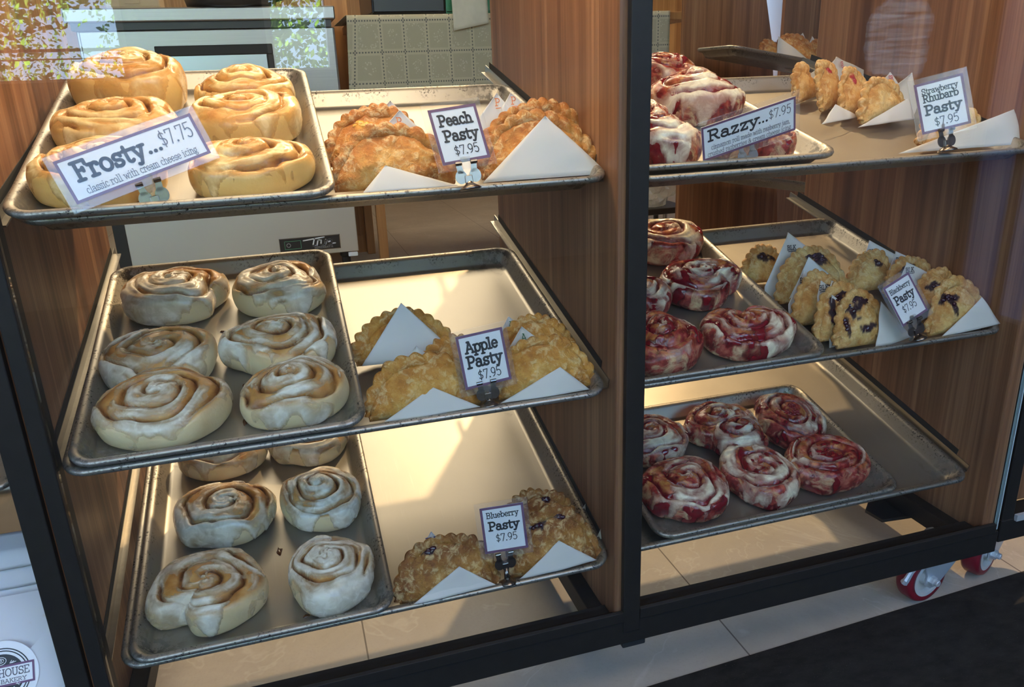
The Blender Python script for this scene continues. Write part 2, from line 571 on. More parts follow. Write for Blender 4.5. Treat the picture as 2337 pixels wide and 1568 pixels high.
MT['ceil'] = plain('ceiling_paint', (.30, .28, .26), .9, 0, .2)
MT['plastic'] = None
MT['leaf'] = plain('leaf', (.13, .25, .035), .5, 0, .3, .7, 1.5)
MT['bark'] = plain('birch_bark', (.55, .52, .47), .8, 0, .2, .5, 12)
MT['ground'] = plain('gravel', (.30, .29, .28), .9, 0, .2, .2, 8)
MT['wicker'] = plain('wicker', (.45, .27, .14), .7, 0, .3, .3, 60, .8, 90)
MT['rubber'] = plain('rubber', (.02, .02, .02), .7)
INKS = {'P': plain('orange_pen', (.75, .22, .06), .6), 'A': plain('green_pen', (.03, .16, .05), .6), 'BLK': MT['ink'],
        'BLU': plain('blue_pen', (.05, .04, .25), .6), 'SR': plain('red_pen', (.62, .04, .08), .6)}


# ------------------------------------------------------------------ measured places (metres; pans: corner + slope)
BAKE = {
'pans': {
 'ML': (0.0, 0.0, 0.0, 0.2496),
 'TL': (0.009, 0.0185, 0.278, 0.2478),
 'BL': (0.0096, 0.0067, -0.2733, 0.2539),
 'MR': (0.6969, 0.0226, -0.0092, 0.2496),
 'BR': (0.681, 0.0236, -0.2722, 0.2539),
 'TR': (0.6969, 0.0174, 0.2732, 0.2478),
 'hML': (0.0095, -0.005, 0.0117, 0.2925),
 'hTL': (0.0032, 0.0035, 0.2864, 0.3118),
 'hBL': (0.0217, 0.0027, -0.2652, 0.2526),
 'hMR': (0.6917, 0.0201, -0.0014, 0.282),
 'hBR': (0.7513, 0.0248, -0.2632, 0.2413),
 'hTR': (0.6807, 0.0262, 0.2857, 0.2627),
},
'rolls': [
 ('hTL', 0.0958, 0.3775, 0.0767, 0.0668),
 ('hTL', 0.2403, 0.3391, 0.0712, 0.0498),
 ('hTL', 0.0741, 0.2291, 0.0757, 0.053),
 ('hTL', 0.2399, 0.2315, 0.0703, 0.0492),
 ('hTL', 0.075, 0.0882, 0.0695, 0.0487),
 ('hTL', 0.2406, 0.0818, 0.0685, 0.0479),
 ('hML', 0.0996, 0.3539, 0.0775, 0.0542),
 ('hML', 0.2545, 0.3366, 0.0697, 0.0559),
 ('hML', 0.0892, 0.1859, 0.0744, 0.0532),
 ('hML', 0.2588, 0.1832, 0.0737, 0.0535),
 ('hML', 0.0926, 0.0543, 0.0798, 0.0559),
 ('hML', 0.2572, 0.057, 0.0668, 0.0484),
 ('hBL', 0.1029, 0.383, 0.0705, 0.0495),
 ('hBL', 0.2603, 0.3798, 0.0682, 0.0478),
 ('hBL', 0.1156, 0.2366, 0.0754, 0.0587),
 ('hBL', 0.2648, 0.233, 0.0639, 0.0575),
 ('hBL', 0.0879, 0.0701, 0.0822, 0.0604),
 ('hBL', 0.2612, 0.0714, 0.063, 0.058),
 ('hTR', 0.263, 0.3973, 0.0629, 0.0786),
 ('hTR', 0.27, 0.2521, 0.0816, 0.0812),
 ('hTR', 0.0972, 0.1926, 0.0661, 0.0463),
 ('hTR', 0.0885, 0.0721, 0.0604, 0.0457),
 ('hTR', 0.2211, 0.0835, 0.0491, 0.0344),
 ('hTR', 0.2579, 0.0279, 0.0407, 0.0285),
 ('hMR', 0.2371, 0.3861, 0.0854, 0.0598),
 ('hMR', 0.2418, 0.231, 0.0756, 0.0547),
 ('hMR', 0.0712, 0.2115, 0.0776, 0.0543),
 ('hMR', 0.0919, 0.0722, 0.0679, 0.0583),
 ('hMR', 0.2334, 0.0753, 0.0729, 0.0549),
 ('hBR', 0.0836, 0.2236, 0.0731, 0.0549),
 ('hBR', 0.2287, 0.2269, 0.0673, 0.0471),
 ('hBR', 0.2453, 0.1846, 0.0547, 0.0386),
 ('hBR', 0.3592, 0.2043, 0.0693, 0.06),
 ('hBR', 0.079, 0.0693, 0.076, 0.0629),
 ('hBR', 0.2273, 0.0614, 0.0702, 0.0592),
 ('hBR', 0.3576, 0.073, 0.0771, 0.0561),
],
'past': [
 ('peach', 'TL', 0.4007, 0.0535, -0.0162, 0, 0.1464, 0.0715, 0.0175, [('f', [(-0.0437, -0.0058), (-0.0125, 0.0251), (0.0754, -0.0058)], ''), ('b', [(-0.0257, 0.0565), (0.0174, 0.0953), (0.0431, 0.0686)], 'P')]),
 ('peach', 'TL', 0.3909, 0.1414, -0.0162, 0, 0.1228, 0.072, 0.0175, [('b', [(-0.0136, 0.046), (0.0288, 0.0836), (0.0565, 0.0509)], 'P')]),
 ('peach', 'TL', 0.5852, 0.0589, -0.0162, 0, 0.1519, 0.075, 0.0175, [('f', [(-0.0809, -0.0058), (0.0095, 0.0716), (0.0852, -0.0058)], ''), ('b', [(-0.036, 0.0614), (-0.0099, 0.0855), (0.0087, 0.0646)], 'P')]),
 ('peach', 'TL', 0.6042, 0.1119, -0.0162, 0, 0.1545, 0.0775, 0.0175, [('b', [(-0.0723, 0.0666), (-0.0455, 0.0952), (-0.0262, 0.0702)], 'P'), ('b', [(-0.0409, 0.0767), (-0.026, 0.095), (0.0015, 0.0689)], 'P')]),
 ('apple', 'ML', 0.414, 0.1601, -0.0162, 0, 0.1371, 0.066, 0.0175, [('f', [(-0.063, 0.002), (0.0014, 0.0823), (0.0739, -0.0014)], '')]),
 ('apple', 'ML', 0.4179, 0.0326, -0.0162, 0, 0.1443, 0.0765, 0.0175, [('f', [(-0.0568, 0.001), (0.0091, 0.0357), (0.0675, 0.0022)], ''), ('b', [(-0.0358, 0.057), (0.0002, 0.0866), (0.041, 0.0464)], 'A')]),
 ('apple', 'ML', 0.4711, 0.0911, -0.0162, 0, 0.1021, 0.0435, 0.0175, []),
 ('apple', 'ML', 0.583, 0.0374, -0.0162, 0, 0.1333, 0.078, 0.0175, [('f', [(-0.0702, -0.0008), (0.0176, 0.0351), (0.0552, -0.0003)], ''), ('b', [(-0.0486, 0.0542), (-0.0192, 0.0916), (0.0145, 0.061)], 'A')]),
 ('apple', 'ML', 0.5894, 0.0946, -0.0162, 0, 0.1177, 0.0725, 0.0175, [('b', [(-0.0484, 0.0502), (-0.0288, 0.0771), (0.0006, 0.0535)], 'A')]),
 ('blueberry', 'BL', 0.4198, 0.0185, -0.0162, 0, 0.1383, 0.0885, 0.0175, [('f', [(-0.0536, 0.008), (0.0157, 0.0459), (0.0637, 0.0104)], ''), ('b', [(-0.0312, 0.067), (-0.0124, 0.0894), (0.0044, 0.0662)], 'BLU')]),
 ('blueberry', 'BL', 0.5786, 0.0244, -0.0162, 0, 0.1347, 0.092, 0.0175, [('f', [(-0.0591, 0.0062), (0.0057, 0.0477), (0.0586, 0.0094)], ''), ('b', [(0.0659, 0.0136), (0.0856, 0.0418), (0.0841, -0.0038)], '')]),
 ('blueberry', 'BL', 0.5789, 0.0856, -0.0162, 0, 0.1104, 0.0765, 0.0175, [('b', [(-0.0297, 0.0416), (-0.0076, 0.0707), (0.0296, 0.0304)], 'BLU'), ('b', [(0.0645, 0.0166), (0.0848, 0.0362), (0.0873, 0.0016)], '')]),
 ('strawberry', 'TR', 0.4959, 0.3464, -0.0174, 30, 0.0705, 0.0515, 0.014, [('b', [(0.0296, 0.034), (0.1184, 0.049), (0.1171, 0.0245)], 'SR')]),
 ('strawberry', 'TR', 0.5142, 0.2958, -0.0174, 30, 0.0839, 0.079, 0.014, [('b', [(0.028, 0.0617), (0.0927, 0.0797), (0.2267, 0.0278)], 'SR')]),
 ('strawberry', 'TR', 0.5287, 0.2508, -0.0174, 25, 0.0894, 0.0765, 0.014, [('f', [(-0.1463, 0.004), (-0.0847, 0.0274), (-0.0277, -0.0046)], '')]),
 ('strawberry', 'TR', 0.5476, 0.2046, -0.0162, 10, 0.1017, 0.069, 0.0175, [('f', [(-0.0872, -0.0058), (0.0403, 0.0298), (0.0468, -0.0058)], ''), ('b', [(0.0209, 0.0646), (0.0478, 0.0799), (0.0648, 0.0611)], 'SR'), ('b', [(0.0589, 0.058), (0.1031, 0.0758), (0.1038, 0.047)], '')]),
 ('strawberry', 'TR', 0.5586, 0.0673, -0.0162, 0, 0.1145, 0.042, 0.0175, [('f', [(-0.1176, -0.0058), (0.1039, 0.0482), (0.1222, -0.0058)], '')]),
 ('blackberry', 'MR', 0.3785, 0.259, -0.0174, 0, 0.082, 0.0615, 0.014, []),
 ('blackberry', 'MR', 0.4239, 0.1805, -0.0162, 0, 0.1293, 0.09, 0.0175, [('b', [(-0.0787, 0.0313), (-0.0251, 0.1186), (0.0507, 0.0595)], 'BLK'), ('f', [(-0.0598, 0.0094), (-0.013, 0.0748), (0.0224, 0.0404)], '')]),
 ('blackberry', 'MR', 0.3909, 0.1097, -0.0162, 0, 0.0943, 0.0805, 0.0175, [('b', [(-0.0452, 0.0357), (-0.0121, 0.0873), (0.0114, 0.0655)], 'BLK')]),
 ('blackberry', 'MR', 0.393, 0.0613, -0.0174, 0, 0.0831, 0.0875, 0.014, [('b', [(-0.0257, 0.0682), (-0.0173, 0.0944), (0.0091, 0.0749)], 'BLK'), ('b', [(-0.0056, 0.0765), (0.0022, 0.0923), (0.0395, 0.0716)], '')]),
 ('blackberry', 'MR', 0.4128, 0.0369, -0.0174, 0, 0.0876, 0.0855, 0.014, [('b', [(-0.0454, 0.0148), (-0.0355, 0.0829), (-0.0001, 0.0576)], 'BLK'), ('f', [(0.0117, -0.0046), (0.0298, 0.0665), (0.0802, 0.0058)], '')]),
 ('blackberry', 'MR', 0.5523, 0.1891, -0.0174, 0, 0.0868, 0.067, 0.014, [('b', [(-0.0187, 0.0159), (0.016, 0.0871), (0.0771, 0.0532)], 'BLK')]),
 ('blackberry', 'MR', 0.6093, 0.1564, -0.0162, 0, 0.0999, 0.061, 0.0175, [('b', [(-0.0343, 0.0372), (-0.0103, 0.0779), (0.0539, 0.0476)], 'BLK')]),
 ('blackberry', 'MR', 0.6236, 0.1091, -0.0174, 0, 0.0899, 0.064, 0.014, [('b', [(-0.0653, 0.0465), (-0.0441, 0.0823), (0.0056, 0.0578)], 'BLK')]),
 ('blackberry', 'MR', 0.5947, 0.0332, -0.0162, 0, 0.1122, 0.084, 0.0175, [('f', [(-0.0501, 0.0005), (0.0341, 0.0534), (0.0653, 0.0067)], ''), ('b', [(0.0686, 0.0076), (0.123, 0.0233), (0.1095, -0.0024)], '')]),
],
'signs': [
 ('Frosty', 'TL', [0.1287, 0.069, 0.3295], [0.1362, 0.0473, 0.0414], [-0.0168, 0.0102, 0.0438], [0.1413, 0.059, 0.2893], [0.1407, 0.0551, 0.2779]),
 ('Peach', 'TL', [0.4966, 0.0974, 0.3329], [0.0631, 0.0087, 0.0059], [-0.0098, 0.0272, 0.0648], [0.5003, 0.0771, 0.2855], [0.5003, 0.0711, 0.2717]),
 ('Apple', 'ML', [0.5022, 0.0517, 0.0507], [0.0637, 0.0031, 0.0054], [-0.0066, 0.0154, 0.069], [0.5028, 0.0417, 0.0067], [0.5042, 0.0385, -0.0079]),
 ('Blueberry', 'BL', [0.5254, 0.075, -0.2246], [0.0629, -0.0108, 0.0042], [-0.0028, 0.0109, 0.0701], [0.523, 0.0676, -0.2774], [0.5188, 0.0642, -0.306]),
 ('Razzy', 'TR', [0.9034, 0.0876, 0.319], [0.1459, 0.0025, 0.0348], [-0.0108, -0.0092, 0.0459], [0.9075, 0.0943, 0.2842], [0.9077, 0.0966, 0.272]),
 ('Strawberry', 'TR', [1.19, 0.0494, 0.3399], [0.0554, -0.0283, 0.0149], [-0.008, 0.0199, 0.0677], [1.1935, 0.0366, 0.2921], [1.1921, 0.0344, 0.279]),
 ('Blackberry', 'MR', [1.2299, 0.1094, 0.0324], [0.0599, 0.0135, 0.0179], [-0.0243, 0.0273, 0.0608], [1.2383, 0.0884, -0.0127], [1.2362, 0.082, -0.0256]),
],
}


# ------------------------------------------------------------------ stroke lettering (typewriter slab letters)
def E(cx, cy, rx, ry, a0, a1, n=12):
    return [(cx+rx*math.cos(math.radians(a0+(a1-a0)*i/n)), cy+ry*math.sin(math.radians(a0+(a1-a0)*i/n))) for i in range(n+1)]
def sl(x, y, w=.13):
    return [(x-w, y), (x+w, y)]
XH = .68
GL = {  # advance, strokes
 'a': (.66, [[(.10, .55)]+E(.28, .48, .20, .20, 140, 0)+[(.48, .06), (.56, 0), (.64, .02)], E(.27, .20, .21, .20, 0, 360, 16)]),
 'b': (.70, [[(.12, 1), (.12, 0)], sl(.06, 1, .09), E(.37, .33, .25, .33, 0, 360, 18)]),
 'c': (.62, [E(.33, .34, .24, .34, 50, 320, 16), [(.50, .56), (.52, .50)]]),
 'd': (.70, [[(.56, 1), (.56, 0)], sl(.48, 1, .09), sl(.62, 0, .07), E(.32, .33, .25, .33, 0, 360, 18)]),
 'e': (.64, [[(.08, .36), (.56, .36)]+E(.32, .34, .25, .34, 0, 320, 18)]),
 'f': (.48, [[(.20, 0), (.20, .80)]+E(.36, .80, .16, .18, 180, 40, 8), sl(.22, .66, .18), sl(.20, 0, .17)]),
 'g': (.66, [E(.30, .42, .21, .25, 0, 360, 16), E(.30, -.12, .24, .16, 0, 360, 16), [(.46, .60), (.60, .68)], [(.20, .18), (.14, .08), (.30, .05)]]),
 'h': (.72, [[(.14, 1), (.14, 0)], sl(.08, 1, .09), sl(.14, 0, .14), E(.35, .42, .21, .25, 180, 0, 10)+[(.56, 0)], sl(.56, 0, .14)]),
 'i': (.40, [[(.20, .66), (.20, 0)], sl(.14, .66, .10), sl(.20, 0, .17), E(.19, .92, .03, .03, 0, 360, 6)]),
 'j': (.38, [[(.24, .66), (.24, -.14)]+E(.08, -.14, .16, .14, 0, -120, 8), sl(.17, .66, .10), E(.23, .92, .03, .03, 0, 360, 6)]),
 'k': (.70, [[(.14, 1), (.14, 0)], sl(.08, 1, .09), sl(.14, 0, .14), [(.16, .25), (.52, .64)], sl(.52, .66, .13), [(.28, .38), (.56, 0)], sl(.56, 0, .13)]),
 'l': (.40, [[(.20, 1), (.20, 0)], sl(.13, 1, .10), sl(.20, 0, .17)]),
 'm': (1.02, [[(.14, .66), (.14, 0)], sl(.08, .66, .09), sl(.14, 0, .13), E(.32, .44, .18, .23, 180, 0, 10)+[(.50, 0)], sl(.50, 0, .13), E(.68, .44, .18, .23, 180, 0, 10)+[(.86, 0)], sl(.86, 0, .13)]),
 'n': (.72, [[(.14, .66), (.14, 0)], sl(.08, .66, .09), sl(.14, 0, .14), E(.35, .42, .21, .25, 180, 0, 10)+[(.56, 0)], sl(.56, 0, .14)]),
 'o': (.66, [E(.33, .34, .26, .34, 0, 360, 20)]),
 'p': (.70, [[(.14, .66), (.14, -.30)], sl(.08, .66, .09), sl(.14, -.30, .14), E(.38, .34, .25, .34, 0, 360, 18)]),
 'r': (.56, [[(.16, .66), (.16, 0)], sl(.10, .66, .09), sl(.18, 0, .17), E(.36, .42, .20, .25, 180, 50, 8), E(.47, .56, .03, .03, 0, 360, 6)]),
 's': (.58, [[(.48, .50), (.48, .66)], [(.48, .54)]+E(.29, .50, .18, .17, 40, 270, 12)+E(.29, .16, .20, .17, 90, -140, 12), [(.10, .18), (.10, .02)]]),
 't': (.48, [[(.20, .90), (.20, .16)]+E(.33, .15, .13, .15, 180, 330, 8), sl(.24, .66, .19)]),
 'u': (.72, [[(.14, .66), (.14, .24)]+E(.35, .24, .21, .24, 180, 360, 10)+[(.56, .66)], sl(.08, .66, .09), sl(.50, .66, .09), [(.56, .3), (.56, 0)], sl(.62, 0, .07)]),
 'w': (.94, [[(.10, .66), (.28, 0), (.47, .60), (.66, 0), (.84, .66)], sl(.10, .66, .12), sl(.84, .66, .12)]),
 'y': (.70, [[(.12, .66), (.36, .04)], [(.60, .66), (.30, -.20)]+E(.20, -.22, .09, .08, 0, -150, 6), sl(.12, .66, .14), sl(.58, .66, .14)]),
 'z': (.60, [[(.10, .52), (.10, .66), (.50, .66), (.10, 0), (.52, 0), (.52, .15)]]),
 'A': (.86, [[(.10, 0), (.42, 1), (.76, 0)], [(.22, .34), (.64, .34)], sl(.10, 0, .12), sl(.76, 0, .12), sl(.36, 1, .10)]),
 'B': (.78, [[(.16, 0), (.16, 1)], [(.04, 1), (.42, 1)]+E(.42, .77, .20, .23, 90, -90, 10)+[(.16, .54)], [(.42, .54)]+E(.44, .27, .24, .27, 90, -90, 10)+[(.04, 0)]]),
 'D': (.84, [[(.16, 0), (.16, 1)], [(.04, 1), (.36, 1)]+E(.36, .5, .38, .5, 90, -90, 14)+[(.04, 0)]]),
 'E': (.76, [[(.16, 0), (.16, 1)], [(.04, 1), (.66, 1), (.66, .80)], [(.04, 0), (.68, 0), (.68, .22)], [(.16, .52), (.50, .52)]]),
 'F': (.74, [[(.18, 0), (.18, 1)], [(.04, 1), (.68, 1), (.68, .76)], [(.18, .52), (.48, .52)], [(.48, .42), (.48, .62)], sl(.20, 0, .17)]),
 'G': (.84, [E(.42, .5, .34, .5, 50, 340, 16)+[(.74, .42)], sl(.68, .42, .12)]),
 'H': (.88, [[(.18, 0), (.18, 1)], [(.70, 0), (.70, 1)], [(.18, .52), (.70, .52)], sl(.18, 0), sl(.18, 1), sl(.70, 0), sl(.70, 1)]),
 'I': (.44, [[(.22, 0), (.22, 1)], sl(.22, 0, .16), sl(.22, 1, .16)]),
 'K': (.84, [[(.18, 0), (.18, 1)], sl(.18, 0), sl(.18, 1), [(.66, .98), (.20, .42)], [(.36, .62), (.70, 0)], sl(.70, 0, .11), sl(.64, 1, .11)]),
 'L': (.74, [[(.18, 1), (.18, 0)], sl(.18, 1), [(.04, 0), (.66, 0), (.66, .26)]]),
 'M': (1.0, [[(.16, 0), (.16, 1), (.50, .30), (.84, 1), (.84, 0)], sl(.16, 0, .12), sl(.84, 0, .12)]),
 'O': (.88, [E(.44, .5, .37, .5, 0, 360, 22)]),
 'P': (.76, [[(.18, 0), (.18, 1)], [(.04, 1), (.42, 1)]+E(.42, .73, .25, .27, 90, -90, 12)+[(.18, .46)], sl(.20, 0, .17)]),
 'R': (.84, [[(.18, 0), (.18, 1)], [(.04, 1), (.42, 1)]+E(.42, .75, .23, .25, 90, -90, 12)+[(.18, .50)], [(.42, .50), (.64, .08), (.76, .02)], sl(.18, 0, .14)]),
 'S': (.74, [[(.62, .72), (.62, .98)], E(.36, .75, .26, .25, 20, 270, 14)+E(.36, .25, .28, .25, 90, -160, 14), [(.10, .28), (.10, .02)]]),
 'T': (.80, [[(.40, 0), (.40, 1)], [(.08, .76), (.08, 1), (.72, 1), (.72, .76)], sl(.40, 0, .16)]),
 'U': (.88, [[(.18, 1), (.18, .34)]+E(.44, .34, .26, .34, 180, 360, 12)+[(.70, 1)], sl(.18, 1), sl(.70, 1)]),
 'Y': (.84, [[(.12, 1), (.42, .5), (.72, 1)], [(.42, .5), (.42, 0)], sl(.42, 0, .16), sl(.12, 1, .11), sl(.72, 1, .11)]),
 '$': (.66, [E(.33, .70, .21, .20, 30, 270, 12)+E(.33, .29, .23, .21, 90, -150, 12), [(.33, 1.06), (.33, -.08)]]),
 '1': (.50, [[(.10, .82), (.26, 1), (.26, 0)], sl(.26, 0, .17)]),
 '4': (.66, [[(.46, 0), (.46, 1), (.06, .28), (.60, .28)], sl(.46, 0, .12)]),
 '5': (.64, [[(.54, 1), (.16, 1), (.13, .56)]+E(.32, .32, .25, .32, 130, -140, 14)]),
 '6': (.64, [E(.34, .30, .24, .30, 0, 360, 18), [(.10, .32)]+E(.46, .42, .36, .56, 180, 90, 8)]),
 '7': (.62, [[(.08, .80), (.08, 1), (.56, 1), (.26, 0)]]),
 '9': (.64, [E(.31, .69, .23, .31, 0, 360, 18), [(.54, .68)]+E(.18, .60, .36, .58, 0, -80, 8)]),
 '.': (.30, [E(.14, .05, .04, .04, 0, 360, 6)]),
 ',': (.30, [E(.14, .05, .03, .03, 0, 360, 6), [(.16, .04), (.10, -.14)]]),
 '&': (.86, [[(.78, .10), (.70, 0), (.30, .62)]+E(.38, .80, .16, .18, 200, -20, 10)+[(.20, .42)]+E(.32, .24, .24, .24, 140, 330, 10)+[(.70, .46)], sl(.68, .48, .1)]),
 '*': (.44, [E(.22, .42, .07, .07, 0, 360, 8)]),
 ' ': (.38, []),
}
def text_width(s, track=0.):
    return sum(GL[c][0]+track for c in s)
def text_strokes(s, x0, y0, h, width=None, slant=0., track=0.):
    """strokes of a line of text; h = cap height, width = set width"""
    k = h if width is None else width/text_width(s, track)
    out, x = [], 0.
    for c in s:
        adv, st = GL[c]
        for p in st:
            out.append([(x0+(x+px_+slant*py_)*k, y0+py_*h) for px_, py_ in p])
        x += adv+track
    return out
def stroke_mesh(strokes, w, z=0.):
    """flat ribbons with round joints"""
    vs, fs = [], []
    def quad(a, b):
        d = Vector((b[0]-a[0], b[1]-a[1]))
        if d.length < 1e-9:
            return
        d.normalize()
        nx, ny = -d.y*w/2, d.x*w/2
        n = len(vs)
        vs.extend([(a[0]+nx, a[1]+ny, z), (a[0]-nx, a[1]-ny, z), (b[0]-nx, b[1]-ny, z), (b[0]+nx, b[1]+ny, z)])
        fs.append((n, n+1, n+2, n+3))
    for p in strokes:
        for a, b in zip(p[:-1], p[1:]):
            quad(a, b)
        for q in p:
            n = len(vs)
            vs.extend([(q[0]+w/2*math.cos(PI*k/4), q[1]+w/2*math.sin(PI*k/4), z) for k in range(8)])
            fs.append(tuple(range(n, n+8)))
    return vs, fs

# ------------------------------------------------------------------ the setting
def box_obj(name, mat, x0, x1, y0, y1, z0, z1, parent=None, b=0.):
    return MB().box(x0, x1, y0, y1, z0, z1, b).build(name, mat, parent)

struct(box_obj('floor', MT['tile'], -5, 7, -3.4, 6.2, FLOOR-.04, FLOOR))
mm_ = MB().prism([(-5, -3.0), (5.0, -3.0), (5.0, .020+.043*4.26), (-5, .020-.043*5.74)], .0014, Matrix.Translation((0, 0, FLOOR+.0008))).build('floor_mat', MT['mat'])
tag(mm_, 'long black speckled floor mat in front of the display case', 'floor mat')
struct(box_obj('ceiling', MT['ceil'], -5, 7, -3.4, 6.2, 3.0, 3.1))
struct(box_obj('wall_left', MT['wall'], -5.1, -5, -3.4, 6.2, FLOOR, 3.0))
# back wall with a window right of the kitchen
def wall_with_openings(name, mat, x0, x1, y0, y1, z0, z1, holes):
    """holes: (x0, x1, z0, z1)"""
    m = MB()
    xs = sorted({x0, x1, *[h[0] for h in holes], *[h[1] for h in holes]})
    for a, b in zip(xs[:-1], xs[1:]):
        hs = sorted([(h[2], h[3]) for h in holes if h[0] <= a+1e-6 and h[1] >= b-1e-6])
        z = z0
        for u, v in hs:
            if u > z:
                m.box(a, b, y0, y1, z, u)
            z = v
        if z < z1:
            m.box(a, b, y0, y1, z, z1)
    return struct(m.build(name, mat))
wall_with_openings('wall_back', MT['wallwood'], -5, 7, 6.1, 6.2, FLOOR, 3.0, [(4.6, 6.3, .3, 2.2)])
WIN = [(-4.6, -2.55, .455, 2.8), (-2.45, -.28, .455, 2.8), (.30, .60, .47, 2.8), (.68, 2.6, .95, 2.8)]
wall_with_openings('wall_front', MT['wall'], -5, 2.7, -3.1, -3.0, FLOOR, 3.0, WIN)

struct(box_obj('wall_east', MT['wall'], 5.0, 5.1, -.6, 6.2, FLOOR, 3.0))
struct(box_obj('wall_south', MT['wall'], 2.7, 5.0, -.6, -.5, FLOOR, 3.0))
m = MB()
m.box(2.6, 2.7, -3.0, -1.33, FLOOR, 3.0).box(2.6, 2.7, -.68, -.5, FLOOR, 3.0).box(2.6, 2.7, -1.33, -.68, 2.0, 3.0)
struct(m.build('wall_right', MT['wall']))
for i, (x0, x1, z0, z1) in enumerate(WIN):
    f = MB()
    t = .03
    f.box(x0, x0+t, -3.09, -3.01, z0, z1).box(x1-t, x1, -3.09, -3.01, z0, z1).box(x0+t, x1-t, -3.09, -3.01, z1-t, z1).box(x0+t, x1-t, -3.09, -3.01, z0, z0+.012)
    if i < 2:
        f.box(x0+t, x1-t, -3.07, -3.03, .578, .590).box(x0+t, x1-t, -3.05, -3.04, .545, .551)
    w_ = struct(f.build('window_%d' % (i+1), MT['card']))
f = MB()
for yy, ww in ((-1.33, .03), (-1.125, .014), (-.71, .03)):
    f.box(2.6, 2.64, yy, yy+ww, FLOOR, 2.0)
f.box(2.6, 2.64, -1.30, -.71, 1.96, 2.0).box(2.6, 2.64, -1.30, -.71, FLOOR, FLOOR+.08)
struct(f.build('door_1', MT['black']))
b = NB('added_blind_fabric')
tr_ = b.n('ShaderNodeBsdfTranslucent')
tr_.inputs['Color'].default_value = (.27, .32, .41, 1)
o = box_obj('added_blind', b.done(tr_.outputs[0]), 2.652, 2.654, -1.30, -.71, FLOOR+.08, 1.96)  # added out of view to give the right pane its pale reflected band
tag(o, 'pale roller blind added in the unseen shop door for the reflection at the right edge', 'roller blind')
struct(box_obj('ground_outside', MT['ground'], -25, 25, -30, -3.1, FLOOR-.3, FLOOR-.2)).name = 'ground'

# ------------------------------------------------------------------ birch and spruce trees beyond the windows
rng = np.random.default_rng(5)
def tree(x, y, hgt, crown, nl, label, conifer=False):
    t = thing('tree', label, 'tree', (x, y, FLOOR-.2), group='trees outside the shop windows')
    r = np.random.default_rng(int(abs(x*977)+abs(y*31)))
    m = MB()
    lean = r.uniform(-.06, .06, 2)
    m.tube([(lean[0]*k*hgt/6, lean[1]*k*hgt/6, hgt*k/6) for k in range(7)], [.09*(1-.13*k) for k in range(7)], 8)
    for k in range(7):
        z = hgt*(.3+.09*k)
        a = r.uniform(0, 2*PI)
        L = crown*r.uniform(.5, .9)
        m.tube([(lean[0]*z/2, lean[1]*z/2, z), (L*.5*math.cos(a), L*.5*math.sin(a), z+.2), (L*math.cos(a), L*math.sin(a), z+.3)], [.03, .02, .008], 5)
    m.build('trunk', MT['bark'], t, True)
    q = r.normal(0, 1, (nl, 3))
    clump = r.uniform(-1, 1, (40, 3))*np.array([crown*.8, crown*.8, hgt*.40])+np.array([0, 0, hgt*.50])
    c = clump[r.integers(0, 40, nl)] + np.clip(q, -1.6, 1.6)*crown*.17
    if conifer:
        zz = r.uniform(.1, 1, nl)
        rad = crown*.9*(1-zz)*np.sqrt(r.uniform(.2, 1, nl))
        an = r.uniform(0, 2*PI, nl)
        c = np.stack([rad*np.cos(an), rad*np.sin(an), hgt*zz], 1)
    vs, fs = [], []
    for p in c:
        u = Vector(r.normal(0, 1, 3)).normalized()*r.uniform(.018, .045)
        v = u.orthogonal().normalized()*u.length*.6
        n = len(vs)
        vs += [p+u, p+v, p-u, p-v]
        fs.append((n, n+1, n+2, n+3))
    obj('foliage', mesh_data('foliage', vs, fs, MT['leaf'], False), t)
for a in ((-1.75, -6.2, 6.0, .95, 9000, 'slim birch nearest the shop window', False),
          (-3.9, -7.0, 6.5, 1.05, 9000, 'leaning birch left of the slim birch', False),
          (-1.0, -9.4, 6.5, 1.2, 9000, 'leafy birch between the two window bays', False),
          (-7.0, -9.5, 7.5, 1.4, 9000, 'tall birch at the far left', False),
          (-3.4, -11.6, 8.0, 1.7, 9000, 'dark spruce behind the birches', True),
          (.9, -6.4, 6.5, .95, 9000, 'broad green birch facing the narrow window', False),
          (3.4, -11.5, 7.5, 1.5, 9000, 'broad birch farthest right', False)):
    tree(*a)

# ------------------------------------------------------------------ the display case
case = thing('display_case', 'walnut bakery display case with black frame and glass front on casters', 'display case', (.68, .28, FLOOR))
CM = Matrix.Translation((-.68, -.28, -FLOOR))
def cpart(name, mb, mat, parent=None, smooth=False):
    me = mesh_data(name, mb.v, mb.f, mat, smooth)
    me.transform(CM)
    return obj(name, me, parent or case)
ZT = .80
def board(x0, x1, slots):
    """wood side made of boards; the back edge is rounded at every rail"""
    m = MB()
    m.box(x0, x1, .008, .565, -.395, ZT, .004)
    return m
cpart('side_panel', board(-.034, -.013, 0), MT['wood'])
cpart('side_panel', board(.6715, .6945, 0), MT['wood'])
cpart('side_panel', board(1.362, 1.386, 0), MT['wood'])
